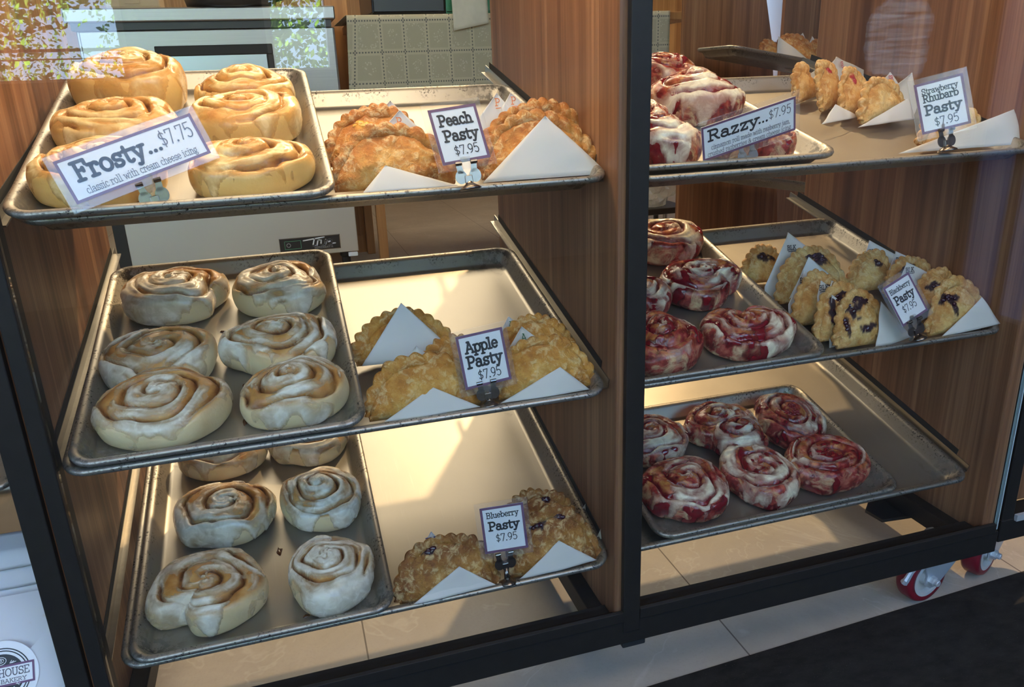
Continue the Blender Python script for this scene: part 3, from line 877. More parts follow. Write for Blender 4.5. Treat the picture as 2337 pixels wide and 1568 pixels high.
# steel tray rails on the boards, sloping with the trays
PANS = BAKE['pans']
for key, xs in (('TL', (-.013, .6715)), ('ML', (-.013, .6715)), ('BL', (-.013, .6715)), ('TR', (.6945, 1.362)), ('MR', (.6945, 1.362)), ('BR', (.6945, 1.362))):
    ox, oy, oz, th = PANS[key]
    for s, xx in zip((1, -1), xs):
        m = MB()
        mm = Matrix.Translation((0, oy, oz)) @ Matrix.Rotation(th, 4, 'X')
        a, b = (xx, xx+.009*s) if s > 0 else (xx-.009, xx)
        q = MB().box(a, b, .03, .605, -.0185, -.0165)
        q.box(a if s > 0 else b-.0015, a+.0015 if s > 0 else b, .03, .605, -.0185, -.004)
        m.add([mm @ Vector(v) for v in q.v], q.f)
        cpart('tray_rail', m, MT['rail'])
        # dark strip standing in for the shade in the gap along the rail
        q = MB().box(a if s > 0 else b-.0008, a+.0008 if s > 0 else b, .06, .58, -.006, .007)
        m = MB().add([mm @ Vector(v) for v in q.v], q.f)
        cpart('gap_shade_strip', m, MT['rubber'])
# black square-tube frame
cpart('post', MB().box(.682, .709, -.002, .030, -.395, ZT, .0015), MT['black'])
cpart('post', MB().box(-.0165, .0005, -.002, .028, -.40, ZT, .0015), MT['black'])
cpart('glass_edge', MB().box(1.3893, 1.3915, .0045, .0105, -.3735, ZT), plain('glass_edge', (.45, .55, .56), .15, 0, .8))
cpart('bottom_rail', MB().box(-.02, 1.3905, .000, .046, -.416, -.374, .002), MT['black'])
cpart('glass_channel', MB().box(.709, 1.3795, -.003, .004, -.374, -.357, .0008).box(.709, 1.3795, .012, .0165, -.374, -.366, .0008), MT['black'])
cpart('glass_channel', MB().box(.0005, .682, -.003, .004, -.374, -.357, .0008).box(.0005, .682, .012, .0165, -.374, -.366, .0008), MT['black'])
cpart('top_rail', MB().box(-.02, 1.3905, .000, .03, ZT, ZT+.03, .002), MT['black'])
for xa, xb in ((-.013, .012), (.6465, .6715), (.6945, .72), (1.337, 1.362)):
    cpart('side_rail', MB().box(xa, xb, .046, .56, -.416, -.381, .0015), MT['black'])
cpart('back_rail', MB().box(-.013, 1.362, .565, .60, -.416, -.381, .0015), MT['black'])
for xa, xb in ((.05, .61), (.76, 1.32)):
    cpart('added_case_lamp', MB().box(xa-.01, xb+.01, .082, .118, .7905, ZT+.004, .002), MT['zinc'])  # housings made up for the added strip lamps
cpart('glass_pane', MB().box(.0008, .6818, .0045, .0105, -.3735, ZT), MT['glass_l'])
cpart('glass_pane', MB().box(.7092, 1.3893, .0045, .0105, -.3735, ZT), MT['glass_r'])
cpart('levelling_foot', MB().box(.684, .722, .004, .036, -.428, -.416, .002), MT['rubber'])
cpart('corner_plate', MB().prism([(-.05, -.02), (.05, -.03), (.06, 0), (.05, .05), (-.02, .05), (-.055, .02)], .006, Matrix.Translation((1.335, .17, -.4195))), MT['dark'])

def caster(parent, cx, cy, normal, brake=True, tf=None):
    """swivel caster: fork, wheel, hub, axle bolt, brake pedal"""
    r, w = .049, .031
    n = Vector((normal[0], normal[1], 0)).normalized()
    d = Vector((-n.y, n.x, 0))                       # rolling direction
    B = Matrix((( d.x, 0, n.x, cx), (d.y, 0, n.y, cy), (0, 1, 0, FLOOR+r+.0012), (0, 0, 0, 1)))
    def put(name, mb, mat, par, smooth=False):
        me = mesh_data(name, mb.v, mb.f, mat, smooth)
        me.transform(tf @ B if tf else B)
        return obj(name, me, par)
    fork = MB()
    for s in (1, -1):
        zz = s*(w/2+.004)
        poly = [(-.036, .064), (.086, .064), (.082, .050), (.058, .018), (.018, -.016), (0, -.018), (-.014, -.008), (-.012, .012), (-.018, .030), (-.034, .044)]
        fork.prism(poly, .003, Matrix.Translation((0, 0, zz)))
    fork.box(-.038, .088, .0625, .066, -w/2-.0055, w/2+.0055)
    fork.lathe([(.026, 0), (.026, .006), (.02, .010)], 20, Matrix.Translation((.035, .065, 0)) @ Matrix.Rotation(-PI/2, 4, 'X'))
    fk = put('caster', fork, MT['zinc'], parent)
    ty = MB().lathe([(r*.70, 0), (r*.72, -w/2), (r*.93, -w/2), (r, -w/2+.005), (r, w/2-.005), (r*.93, w/2), (r*.72, w/2), (r*.70, .0005)], 40)
    put('tyre', ty, MT['tyre'], fk, True)
    hb = MB().lathe([(r*.74, -w/2-.0008), (r*.74, w/2+.0008), (r*.60, w/2+.0008), (r*.56, w/2-.008), (r*.30, w/2-.008), (r*.26, w/2+.001), (.004, w/2+.001)], 36)
    put('hub', hb, MT['hub'], fk)
    ax = MB().lathe([(.009, -w/2-.008), (.009, w/2+.013), (.006, w/2+.014)], 6)
    ax.lathe([(.006, w/2+.013), (.006, w/2+.019), (.005, w/2+.020)], 12)
    put('axle_bolt', ax, MT['zinc'], fk)
    if brake:
        bk = MB()
        bk.tube([(-.030, .056, w/2+.006), (-.044, .050, w/2+.006), (-.058, .036, w/2+.005), (-.066, .020, w/2+.003), (-.066, .014, w/2)], [.005, .005, .0045, .0055, .0065], 8)
        bk.box(-.070, -.050, .040, .043, -w/2, w/2)
        put('brake_pedal', bk, MT['zinc'], fk)
        for x, y in ((-.028, .052), (.002, .055), (.012, .036)):
            rv = MB().lathe([(.003, w/2+.005), (.003, w/2+.0075), (.002, w/2+.008)], 10, Matrix.Translation((x, y, 0)))
            put('rivet', rv, MT['chrome'], fk)
    return fk
caster(case, 1.300, .060, (.15, -.99), True, CM)
caster(case, .06, .50, (.5, -.87), False, CM)
caster(case, 1.30, .52, (.5, -.87), False, CM)

# ------------------------------------------------------------------ sheet pans
def pan_mesh(L, Wd, mat, hgt=.0245, seed=0):
    prof = [(.027, -hgt), (.0235, -hgt+.0012), (.0125, -.0085), (.0110, -.0098), (.004, -.0095), (.0008, -.0065), (0., -.0035), (.0012, -.0008),
            (.0045, 0.), (.0085, -.0010), (.0118, -.0045), (.0215, -hgt+.0045), (.024, -hgt+.0022), (.029, -hgt+.0012), (.050, -hgt+.0012), (.090, -hgt+.0012)]
    nc, ns = 7, 10
    vs, rim, cor = [], [], []
    def loop(d, z):
        r = max(.030-d*.75, .012)
        x0, x1, y0, y1 = d, L-d, d, Wd-d
        pts = []
        for cx, cy, a0 in ((x1-r, y0+r, -90), (x1-r, y1-r, 0), (x0+r, y1-r, 90), (x0+r, y0+r, 180)):
            arc = [(cx+r*math.cos(math.radians(a0+90*k/nc)), cy+r*math.sin(math.radians(a0+90*k/nc))) for k in range(nc+1)]
            pts.append(arc)
        out = []
        for i in range(4):
            out += pts[i]
            a, b = pts[i][-1], pts[(i+1) % 4][0]
            out += [(a[0]+(b[0]-a[0])*k/ns, a[1]+(b[1]-a[1])*k/ns) for k in range(1, ns)]
        return [(x, y, z) for x, y in out]
    for d, z in prof:
        lp = loop(d, z)
        vs += lp
        for x, y, _ in lp:
            rim.append(1. if z > -.012 else 0.)
            dc = min(math.hypot(x-a, y-b) for a in (.02, L-.02) for b in (.02, Wd-.02))
            cor.append(max(0., 1-dc/.045))
    n = len(vs)//len(prof)
    fs = []
    for i in range(len(prof)-1):
        for k in range(n):
            fs.append((i*n+k, i*n+(k+1) % n, (i+1)*n+(k+1) % n, (i+1)*n+k))
    fs.append(tuple(range(n))[::-1])
    # floor of the pan, one more ring then a cap
    fs.append(tuple((len(prof)-1)*n+k for k in range(n)))
    return mesh_data('sheet_pan', vs, fs, mat, True, {'rim': rim, 'corner': cor})

PM = {}
def pan(key, L, Wd, label, group):
    ox, oy, oz, th = PANS[key]
    mm = Matrix.Translation((ox, oy, oz)) @ Matrix.Rotation(th, 4, 'X')
    o = obj('sheet_pan', pan_mesh(L, Wd, MT['pan']), None, None, mm)
    tag(o, label, 'sheet pan', group)
    PM[key] = mm
    return o
GF, GH = 'full sheet pans on the case shelves', 'half sheet pans of rolls'
pan('TL', .660, .457, 'wide aluminium sheet pan on the top left shelf carrying peach pasties', GF)
pan('ML', .660, .457, 'wide aluminium sheet pan on the middle left shelf carrying apple pasties', GF)
pan('BL', .660, .457, 'wide aluminium sheet pan on the bottom left shelf carrying blueberry pasties', GF)
pan('TR', .660, .457, 'wide aluminium sheet pan on the top right shelf carrying strawberry rhubarb pasties', GF)
pan('MR', .660, .457, 'wide aluminium sheet pan on the middle right shelf carrying blackberry pasties', GF)
pan('BR', .660, .457, 'wide scuffed aluminium sheet pan on the bottom right shelf under a smaller pan', GF)
pan('hTL', .332, .454, 'half sheet pan of golden glazed rolls on the top left shelf', GH)
pan('hML', .332, .454, 'half sheet pan of white iced rolls on the middle left shelf', GH)
pan('hBL', .332, .454, 'half sheet pan of white iced rolls on the bottom left shelf', GH)
pan('hTR', .332, .454, 'half sheet pan of raspberry rolls behind the long raspberry roll sign', GH)
pan('hMR', .332, .454, 'half sheet pan of raspberry rolls on the middle right shelf', GH)
pan('hBR', .4475, .312, 'half sheet pan turned sideways on the bottom right shelf with raspberry rolls', GH)


# ------------------------------------------------------------------ rolls
def smooth(a, b, x):
    t = np.clip((x-a)/(b-a), 0, 1)
    return t*t*(3-2*t)

def roll_build(seed, a, b, H, turns, style, spin, cover, notch=0.):
    """returns dough mesh, icing mesh, jam mesh for one spiral roll; style g = glazed, w = white icing, r = raspberry"""
    r_ = np.random.default_rng(seed)
    nt_, ntop, nsid = 132, 44, 16
    th = np.linspace(0, 2*PI, nt_, endpoint=False)
    ph = r_.uniform(0, 1, 6)*2*PI
    # rings from the centre to the bottom edge
    rr = list(np.linspace(.015, .86, ntop))
    zz = [1-.20*(x/.86)**2.6 for x in rr]
    sp = np.array([(.86, .80), (.955, .70), (1.0, .50), (.995, .28), (.95, .09), (.86, .0)])
    t = np.linspace(0, 5, nsid+1)[1:]
    for q in t:
        i = min(int(q), 4)
        f = q-i
        p0, p1, p2, p3 = sp[max(i-1, 0)], sp[i], sp[i+1], sp[min(i+2, 5)]
        c = .5*((2*p1)+(-p0+p2)*f+(2*p0-5*p1+4*p2-p3)*f*f+(-p0+3*p1-3*p2+p3)*f**3)
        rr.append(c[0]); zz.append(max(c[1], 0))
    rr, zz = np.array(rr), np.array(zz)
    nr = len(rr)
    side = np.clip((np.arange(nr)-ntop+1)/nsid, 0, 1)
    R, T = np.meshgrid(rr, th, indexing='ij')
    Z = np.repeat(zz[:, None], nt_, 1)
    SD = np.repeat(side[:, None], nt_, 1)
    # outline: slightly lopsided, with the lap of the outer coil
    lap = ((T-ph[0])/(2*PI)) % 1
    step = lap*smooth(1.0, .93, lap)
    out = 1+.035*np.sin(2*T+ph[1])+.025*np.sin(3*T+ph[2])+.015*np.sin(5*T+ph[3])+.17*(step-.45)
    if notch:
        dn = np.abs((T-notch+PI) % (2*PI)-PI)
        out = out-.30*np.exp(-(dn/.30)**2)
    X0, Y0 = R*np.cos(T), R*np.sin(T)
    wob = .20*vnoise(np.stack([X0*1.5+seed, Y0*1.5, 0*X0], -1), seed)+.07*vnoise(np.stack([X0*3.6, Y0*3.6+seed, 0*X0], -1), seed+2)
    p = (R+wob*R)*turns*1.10+(T-ph[0])/(2*PI)
    u = 2*np.abs((p % 1)-.5)                       # 1 on the seam, 0 mid coil
    topm = smooth(1.02, .84, R)*(1-SD)
    depth = .0125+.005*vnoise(np.stack([X0*2.5, Y0*2.5, 0*X0+seed], -1), seed+3)
    cut = (1-np.sqrt(np.clip(1-(u)**2.6, 0, 1)))*smooth(.03, .16, R)
    Zm = Z*H*(1+.16*vnoise(np.stack([X0*1.1+3, Y0*1.1, 0*X0+seed*1.7], -1), seed+5))
    rise = r_.uniform(-.002, .007)
    Zm = Zm+rise*np.exp(-(R/.42)**2)*(1-SD)
    dz = -depth*cut*topm
    if notch:
        v = np.exp(-((np.sin(T-notch)*R)/.10)**2)*smooth(.2, .8, R*np.cos(T-notch))
        Zm = Zm-.016*v*(1-SD)*Z
    px_ = a*out*X0
    py_ = b*out*Y0
    n3 = np.stack([px_*38, py_*38, Zm*38+seed], -1)
    blob = fbm(n3, seed+9, 3)
    Zd = np.maximum(Zm+dz+.0016*blob*(1-SD*.4), 0.0)
    bulge = 1+.02*vnoise(np.stack([px_*30, py_*30, Zm*60+seed], -1), seed+11)*SD
    cs, sn = math.cos(spin), math.sin(spin)
    def pts(ox, oy, oz):
        return np.stack([ox*cs-oy*sn, ox*sn+oy*cs, oz], -1).reshape(-1, 3)
    V = pts(px_*bulge, py_*bulge, Zd)
    faces = []
    for i in range(nr-1):
        for k in range(nt_):
            k2 = (k+1) % nt_
            faces.append((i*nt_+k, (i+1)*nt_+k, (i+1)*nt_+k2, i*nt_+k2))
    cap = [tuple(range(nt_)), tuple((nr-1)*nt_+k for k in range(nt_))[::-1]]
    seam = np.exp(-((1-u)/.24)**2)*topm*smooth(.05, .2, R)
    patch = fbm(np.stack([X0*2.2, Y0*2.2, 0*X0+seed*2.3], -1), seed+21, 3)
    gro = np.clip(seam*(.95+.8*patch), 0, 1)
    lapside = np.exp(-((lap-.965)/.02)**2)*SD*.8
    gro = np.maximum(gro, np.clip(lapside, 0, 1))
    topv = np.clip(topm*.95+.18*blob+.12-.25*SD, 0, 1)
    dough = mesh_data('cinnamon_roll', V, faces+cap, MT[{'r': 'dough_r', 'g': 'dough_g', 'w': 'dough'}[style]], True, {'groove': gro.ravel(), 'top': topv.ravel()})
    # icing: lies over the coils, half fills the seams, runs down the sides
    def shell(name, mask, thk, fillin, mat, rough_):
        base = np.maximum(Zm+dz*(1-fillin)+.0016*blob*(1-SD*.4), 0)
        streak = fbm(np.stack([p*5.0, T*1.2, 0*T+seed], -1), seed+31, 2)
        tt = thk*np.sqrt(np.clip(mask, 0, 1))*(1+.45*streak)+rough_*np.clip(mask, 0, .3)*fbm(n3*2.4, seed+41, 2)
        tt = np.where(mask > 0, tt-.0003, -.0003+np.maximum(mask, -.4)*.006)
        nx = np.cos(T)*SD
        ny = np.sin(T)*SD
        nz = 1-SD*.8
        ln = np.sqrt(nx*nx+ny*ny+nz*nz)
        sv = pts(px_*bulge+nx/ln*tt, py_*bulge+ny/ln*tt, np.maximum(base+nz/ln*tt, .0006))
        mk = mask.ravel()
        fs = [f for f in faces if max(mk[f[0]], mk[f[1]], mk[f[2]], mk[f[3]]) > -.02]
        if max(mk[:nt_]) > 0:
            fs.append(cap[0])
        used = sorted({i for f in fs for i in f})
        idx = {o: n for n, o in enumerate(used)}
        return mesh_data(name, sv[used], [tuple(idx[i] for i in f) for f in fs], mat, True, {'thick': np.clip(mk[used]*1.7, 0, 1)})
    n_a = fbm(np.stack([X0*1.7, Y0*1.7, SD*.8+seed*.77], -1), seed+51, 3)
    drip = fbm(np.stack([np.cos(T)*2.4, np.sin(T)*2.4, 0*T+seed], -1), seed+61, 3)
    limit = (.62 if style == 'w' else .42)+.85*drip+.35*(cover-.5)
    strk = fbm(np.stack([p*3.1, np.cos(T)*1.1, np.sin(T)*1.1+seed], -1), seed+63, 3)
    mk = cover+.50*n_a+.42*strk-.62*gro-np.where(SD > 0, smooth(limit-.22, limit+.22, SD)*1.3, 0)-.02
    if style == 'r':
        mk = mk-.10
    if style == 'g':
        mk = mk-.08
    mk = np.minimum(mk, 1.)
    ic = shell('icing', mk-.42, .0034 if style != 'g' else .0022, .62 if style == 'w' else .5, MT[{'g': 'icing_y', 'w': 'icing', 'r': 'icing_r'}[style]], .0015)
    jm = None
    if style == 'r':
        mj = .9*fbm(np.stack([X0*3.3+5, Y0*3.3, SD*1.8+seed*1.3], -1), seed+71, 3)+.40*gro-(.19 if seed < 226 or seed > 264 else .10)
        jm = shell('jam', mj, .0020, .2, MT['jam'], .004)
    return dough, ic, jm

NM = {'g': 'golden glazed cinnamon roll', 'w': 'white iced cinnamon roll', 'r': 'raspberry cinnamon roll'}
def roll(i, key, u, v, a, b, style, label, turns=3.1, spin=0., cover=.75, H=.050, notch=0.):
    d, ic, jm = roll_build(101+i*7, a, b, H, turns, style, 0., cover, notch)
    mm = PM[key] @ Matrix.Translation((u, v, -.0225)) @ Matrix.Rotation(spin, 4, 'Z')
    o = obj('cinnamon_roll' if style != 'r' else 'raspberry_roll', d, None, None, mm)
    obj('icing', ic, o)
    if jm:
        obj('jam', jm, o)
    return tag(o, label, 'roll', {'hTL': 'glazed rolls on the top left pan', 'hML': 'iced rolls on the middle left pan', 'hBL': 'iced rolls on the bottom left pan',
                                  'hTR': 'raspberry rolls on the top right pan', 'hMR': 'raspberry rolls on the middle right pan', 'hBR': 'raspberry rolls on the bottom right pan'}[key])
RL = BAKE['rolls']
# label, style, turns, spin, cover, H, notch
RI = [
 ('tall golden glazed roll with a risen centre, back left of the top left pan', 'g', 2.5, .3, .80, .066, 0),
 ('golden glazed roll at the back right of the top left pan', 'g', 2.9, 2.0, .80, .050, 0),
 ('golden glazed roll behind the long classic roll sign, middle left of its pan', 'g', 2.7, 1.2, .82, .052, 0),
 ('golden glazed roll with a browned cinnamon end, middle right of the top left pan', 'g', 2.6, 3.0, .74, .052, 0),
 ('golden roll half hidden by the long classic roll sign, front left of its pan', 'g', 2.8, 4.0, .66, .054, 0),
 ('pale glazed roll with a clear spiral at the front right of the top left pan', 'g', 3.0, .8, .78, .052, 0),
 ('cream iced roll at the back left of the middle left pan', 'w', 2.6, 2.6, .84, .052, 0),
 ('iced roll with a browned right side, back right of the middle left pan', 'w', 2.9, .4, .74, .052, 0),
 ('iced roll with a torn cinnamon seam, middle left of the middle left pan', 'w', 2.5, 4.4, .80, .050, 0),
 ('iced roll touching the pan edge, middle right of the middle left pan', 'w', 2.7, 1.7, .82, .052, 0),
 ('broad iced roll with open spirals at the front left of the middle left pan', 'w', 3.1, 5.2, .70, .050, 0),
 ('iced roll with a split cinnamon side, front right of the middle left pan', 'w', 2.9, 2.2, .68, .052, 0),
 ('iced roll under the shelf edge, back left of the bottom left pan', 'w', 2.8, .0, .84, .046, 0),
 ('iced roll under the shelf edge, back right of the bottom left pan', 'w', 2.8, 1.0, .84, .046, 0),
 ('iced roll with a brown crumb on its rim, middle left of the bottom left pan', 'w', 2.8, .9, .78, .050, 0),
 ('smaller round iced roll, middle right of the bottom left pan', 'w', 3.0, 2.7, .80, .050, 0),
 ('large heart-shaped two-lobed iced roll, front left of the bottom left pan', 'w', 2.7, 0, .72, .052, 4.0),
 ('round iced roll with a neat spiral, front right of the bottom left pan', 'w', 3.1, 1.4, .82, .052, 0),
 ('raspberry roll cut off by the black post, back of the top right pan', 'r', 2.7, .6, .62, .060, 0),
 ('crimson raspberry roll heaped with icing in the middle of the top right pan', 'r', 2.6, 1.8, .66, .062, 0),
 ('raspberry roll mostly behind the post, middle of the top right pan', 'r', 2.6, 2.8, .78, .050, 0),
 ('raspberry roll thick with yellow cream, front left of the top right pan', 'r', 2.6, 3.3, .82, .058, 0),
 ('raspberry roll hidden behind the long raspberry roll sign', 'r', 2.6, .3, .60, .046, 0),
 ('small red raspberry roll right of the long raspberry roll sign', 'r', 2.4, 4.1, .45, .042, 0),
 ('raspberry roll at the back of the middle right pan, touching the post', 'r', 2.8, .2, .66, .054, 0),
 ('curled raspberry roll with a loose end, middle of the middle right pan', 'r', 2.3, 5.4, .62, .054, 5.6),
 ('sliver of a raspberry roll beside the post, middle right pan', 'r', 2.6, 1.3, .62, .050, 0),
 ('dark jammy raspberry roll at the front left of the middle right pan', 'r', 2.9, 3.8, .58, .054, 0),
 ('raspberry roll with two swirls of icing, front right of the middle right pan', 'r', 2.6, .0, .62, .052, 1.4),
 ('raspberry roll beside the post at the back of the bottom right pan', 'r', 2.7, 2.1, .64, .050, 0),
 ('raspberry roll at the back middle of the bottom right pan', 'r', 2.6, 4.9, .60, .050, 0),
 ('smallest raspberry roll, squeezed in the middle of the bottom right pan', 'r', 2.2, .7, .62, .052, 0),
 ('raspberry roll with whole berries at the back right of the bottom right pan', 'r', 2.6, 5.0, .58, .054, 0),
 ('raspberry roll with a dark hollow centre, front left of the bottom right pan', 'r', 2.5, 3.6, .62, .052, 0),
 ('smooth plump raspberry roll at the front middle of the bottom right pan', 'r', 2.2, 1.5, .70, .052, 0),
 ('raspberry roll with a white icing edge, front right of the bottom right pan', 'r', 2.5, 2.5, .64, .052, 0),
]
ROLLO = []
for i, ((key, u, v, a, b), (lab, st, tu, spn, cov, H, no)) in enumerate(zip(RL, RI)):
    b = min(max(b, a*.76), .064)
    a = min(a, .079)
    v = max(v, b+.026)
    u = max(u, a*.95+.020)
    if key != 'hBR':
        u = min(u, .332-.020-a*.95)
    ROLLO.append(roll(i, key, u, v, a*.97, b, st, lab, tu, spn if abs(a-b) < .012 else (0. if math.cos(spn) > 0 else PI), cov, H, no))
# whole raspberries on the back right roll of the bottom right pan
def berry_bm(r, seed):
    m = MB()
    rg = np.random.default_rng(seed)
    for k in range(26):
        z = 1-2*(k+.5)/26
        an = k*2.39996
        q = math.sqrt(1-z*z)
        c = Vector((q*math.cos(an), q*math.sin(an), z*1.1))*r*.72
        m.lathe([(r*.02, -r*.36), (r*.26, -r*.26), (r*.36, 0), (r*.26, r*.26), (r*.02, r*.36)], 8, Matrix.Translation(c))
    return m
for (x, y, z, r) in ((-.004, .004, .050, .008), (.012, -.003, .049, .008), (.004, -.016, .047, .007)):
    m = berry_bm(r, 3)
    q = m.build('raspberry', MT['berry'], ROLLO[32], True)
    q.location = (x, y, z)

# dried syrup drops on the pans
def drops(key, spots, mat, label, grp):
    for j, (u, v, rx, ry) in enumerate(spots):
        n = 14
        rg = np.random.default_rng(j*13+int(u*1e4))
        w = 1+.18*rg.normal(0, 1, n)
        vs = [(rx*w[k]*math.cos(2*PI*k/n), ry*w[k]*math.sin(2*PI*k/n), .0002) for k in range(n)]
        vs += [(rx*.6*math.cos(2*PI*k/n), ry*.6*math.sin(2*PI*k/n), .0016) for k in range(n)]
        fs = [(k, (k+1) % n, n+(k+1) % n, n+k) for k in range(n)]+[tuple(range(n, 2*n))]
        o = obj('syrup_drop', mesh_data('syrup_drop', vs, fs, mat, True), None, None, PM[key] @ Matrix.Translation((u, v, -.0232)))
        tag(o, label[j] if isinstance(label, list) else label, 'syrup drop', grp)
drops('hML', [(.190, .135, .005, .004), (.203, .110, .0025, .002), (.188, .060, .003, .007), (.160, .270, .003, .002)], MT['cin'],
      ['largest brown syrup drop between the rolls of the middle left pan', 'tiny brown syrup drop right of the largest one on the middle left pan',
       'long brown syrup smear near the front of the middle left pan', 'brown syrup speck in the middle of the middle left pan'], 'syrup drops on the middle left pan')
drops('hBL', [(.185, .160, .004, .008), (.205, .105, .003, .002), (.215, .035, .004, .003)], MT['cin'],
      ['oval brown syrup drop in the middle of the bottom left pan', 'small brown syrup speck between the bottom left rolls', 'brown syrup drop at the front edge of the bottom left pan'], 'syrup drops on the bottom left pan')
drops('hMR', [(.300, .052, .016, .010), (.150, .040, .012, .006)], MT['jam'],
      ['wet red jam puddle at the front right corner of the middle right pan', 'red jam smear between the front rolls of the middle right pan'], 'jam spots on the middle right pan')

# ------------------------------------------------------------------ pasties and their paper sleeves
def pasty_meshes(seed, Wd, H, T, kind, spots=None):
    r_ = np.random.default_rng(seed)
    nx, nk = 96, 56
    xs = np.sin(np.linspace(-PI/2, PI/2, nx))*.995
    def arc(x):
        return H*.93*np.power(np.clip(1-np.abs(x)**2.3, 0, 1), .62)*(1+.035*np.sin(3*x+seed))
    V, edge = [], []
    for x in xs:
        hz = max(arc(x), .010)
        tx = max(T*(1-abs(x)**3.2)**.6, .0045)
        for k in range(nk):
            t = 2*PI*k/nk
            zf = .5-.5*math.cos(t)
            yy = tx*math.sin(t)*(1-.62*zf**2.2)*1.12
            V.append((x*Wd/2, -yy, hz*zf))
            edge.append(max(zf**4, abs(x)**6))
    V = np.array(V)
    nz = fbm(V*np.array([60, 60, 75])+seed, seed, 4)+.5*vnoise(V*28+seed, seed+3)
    stn = np.zeros(len(V))
    wn = fbm(V*130+seed*1.1, seed+5, 3)
    for (x, zf, rx, rz) in spots or []:
        hz0 = max(float(arc(np.array(x))), .01)
        d = ((V[:, 0]-x*Wd/2)/rx)**2+((V[:, 2]-hz0*zf)/rz)**2
        stn = np.maximum(stn, smooth(1.15, .55, d+1.1*wn)*(V[:, 1] < .002))
    nrm = np.stack([0*nz, np.sign(V[:, 1]), .3+0*nz], -1)
    V = V+nrm*(.0027*nz*smooth(.001, .005, np.abs(V[:, 1])))[:, None]
    fs = []
    for i in range(nx-1):
        for k in range(nk):
            fs.append((i*nk+k, i*nk+(k+1) % nk, (i+1)*nk+(k+1) % nk, (i+1)*nk+k))
    fs.append(tuple(range(nk))[::-1])
    fs.append(tuple((nx-1)*nk+k for k in range(nk)))
    body = mesh_data('pasty', V, fs, MT['pastry_'+kind], True, {'edge': np.array(edge), 'stain': stn})
    # rope crimp along the curved edge
    ns, nk2 = 190, 14
    tt = np.linspace(-PI/2, PI/2, ns)
    cv, ce = [], []
    nb = 13+seed % 5
    P = [np.array([math.sin(t)*1.0*Wd/2, 0, max(float(arc(np.array(math.sin(t)*.995))), .006)]) for t in tt]
    for i, t in enumerate(tt):
        d = P[min(i+1, ns-1)]-P[max(i-1, 0)]
        d /= np.linalg.norm(d)
        o = np.array([-d[2], 0, d[0]])
        fr = i/(ns-1)*nb
        sc = abs(math.sin(PI*fr))
        amp = 1+.25*vnoise(np.array([fr*1.3, seed, 0.]), seed)
        big = 1+.45*float(vnoise(np.array([fr*.45, seed+.5, 1.]), seed+2))
        for k in range(nk2):
            an = 2*PI*k/nk2
            sc = abs(math.sin(PI*(fr+.28*math.cos(an)+.10*math.sin(an))))
            rr = (.0052+.0017*sc*amp)*big*min(1, .5+5*min(i, ns-1-i)/ns)
            q = P[i]+o*(math.cos(an)*rr*1.35+.0020*sc*amp)+np.array([0, 1, 0])*(math.sin(an)*rr*.82-.0012+.0016*math.sin(2*PI*fr*.31))
            cv.append(q)
            ce.append(.35+.65*sc*max(0, math.cos(an)))
    cv = np.array(cv)
    cv[:, 2] = np.maximum(cv[:, 2], -.002)
    cf = []
    for i in range(ns-1):
        for k in range(nk2):
            cf.append((i*nk2+k, i*nk2+(k+1) % nk2, (i+1)*nk2+(k+1) % nk2, (i+1)*nk2+k))
    cf.append(tuple(range(nk2))[::-1])
    cf.append(tuple((ns-1)*nk2+k for k in range(nk2)))
    crimp = mesh_data('crimped_edge', cv, cf, MT['pastry_'+kind], True, {'edge': np.array(ce), 'stain': np.zeros(len(cv))})
    return body, crimp, arc

def filling_mesh(seed, Wd, arc, T, spots):
    """lumpy filling that broke through: several flattened blobs as one splash each"""
    V, F = [], []
    r_ = np.random.default_rng(seed)
    for (x, zf, rx, rz) in spots:
        for j in range(9):
            an = r_.uniform(0, 2*PI)
            q_ = r_.uniform(0, .75)
            xc = x*Wd/2+rx*q_*math.cos(an)
            hz = max(float(arc(np.array(xc/(Wd/2)))), .01)
            zc = min(float(arc(np.array(x)))*zf+rz*q_*math.sin(an), hz*1.02)
            zq = min(max(zc/hz, 0), 1)
            yc = -(T*(1-abs(x)**3.2)**.6)*(1-.62*zq**2.2)*1.12*math.sin(math.acos(1-2*zq))
            r0 = r_.uniform(.0018, .0040)
            n, m = 12, 7
            b0 = len(V)
            for a_ in range(m):
                la = PI*a_/(m-1)
                for k in range(n):
                    lo = 2*PI*k/n
                    w = r0*(1+.25*float(vnoise(np.array([math.cos(lo)*1.5+j, math.sin(lo)*1.5, la*1.3]), seed)))
                    V.append((xc+w*1.3*math.sin(la)*math.cos(lo), yc+.0008-w*.75*math.cos(la), zc+w*math.sin(la)*math.sin(lo)))
            for a_ in range(m-1):
                for k in range(n):
                    F.append((b0+a_*n+k, b0+a_*n+(k+1) % n, b0+(a_+1)*n+(k+1) % n, b0+(a_+1)*n+k))
    return V, F

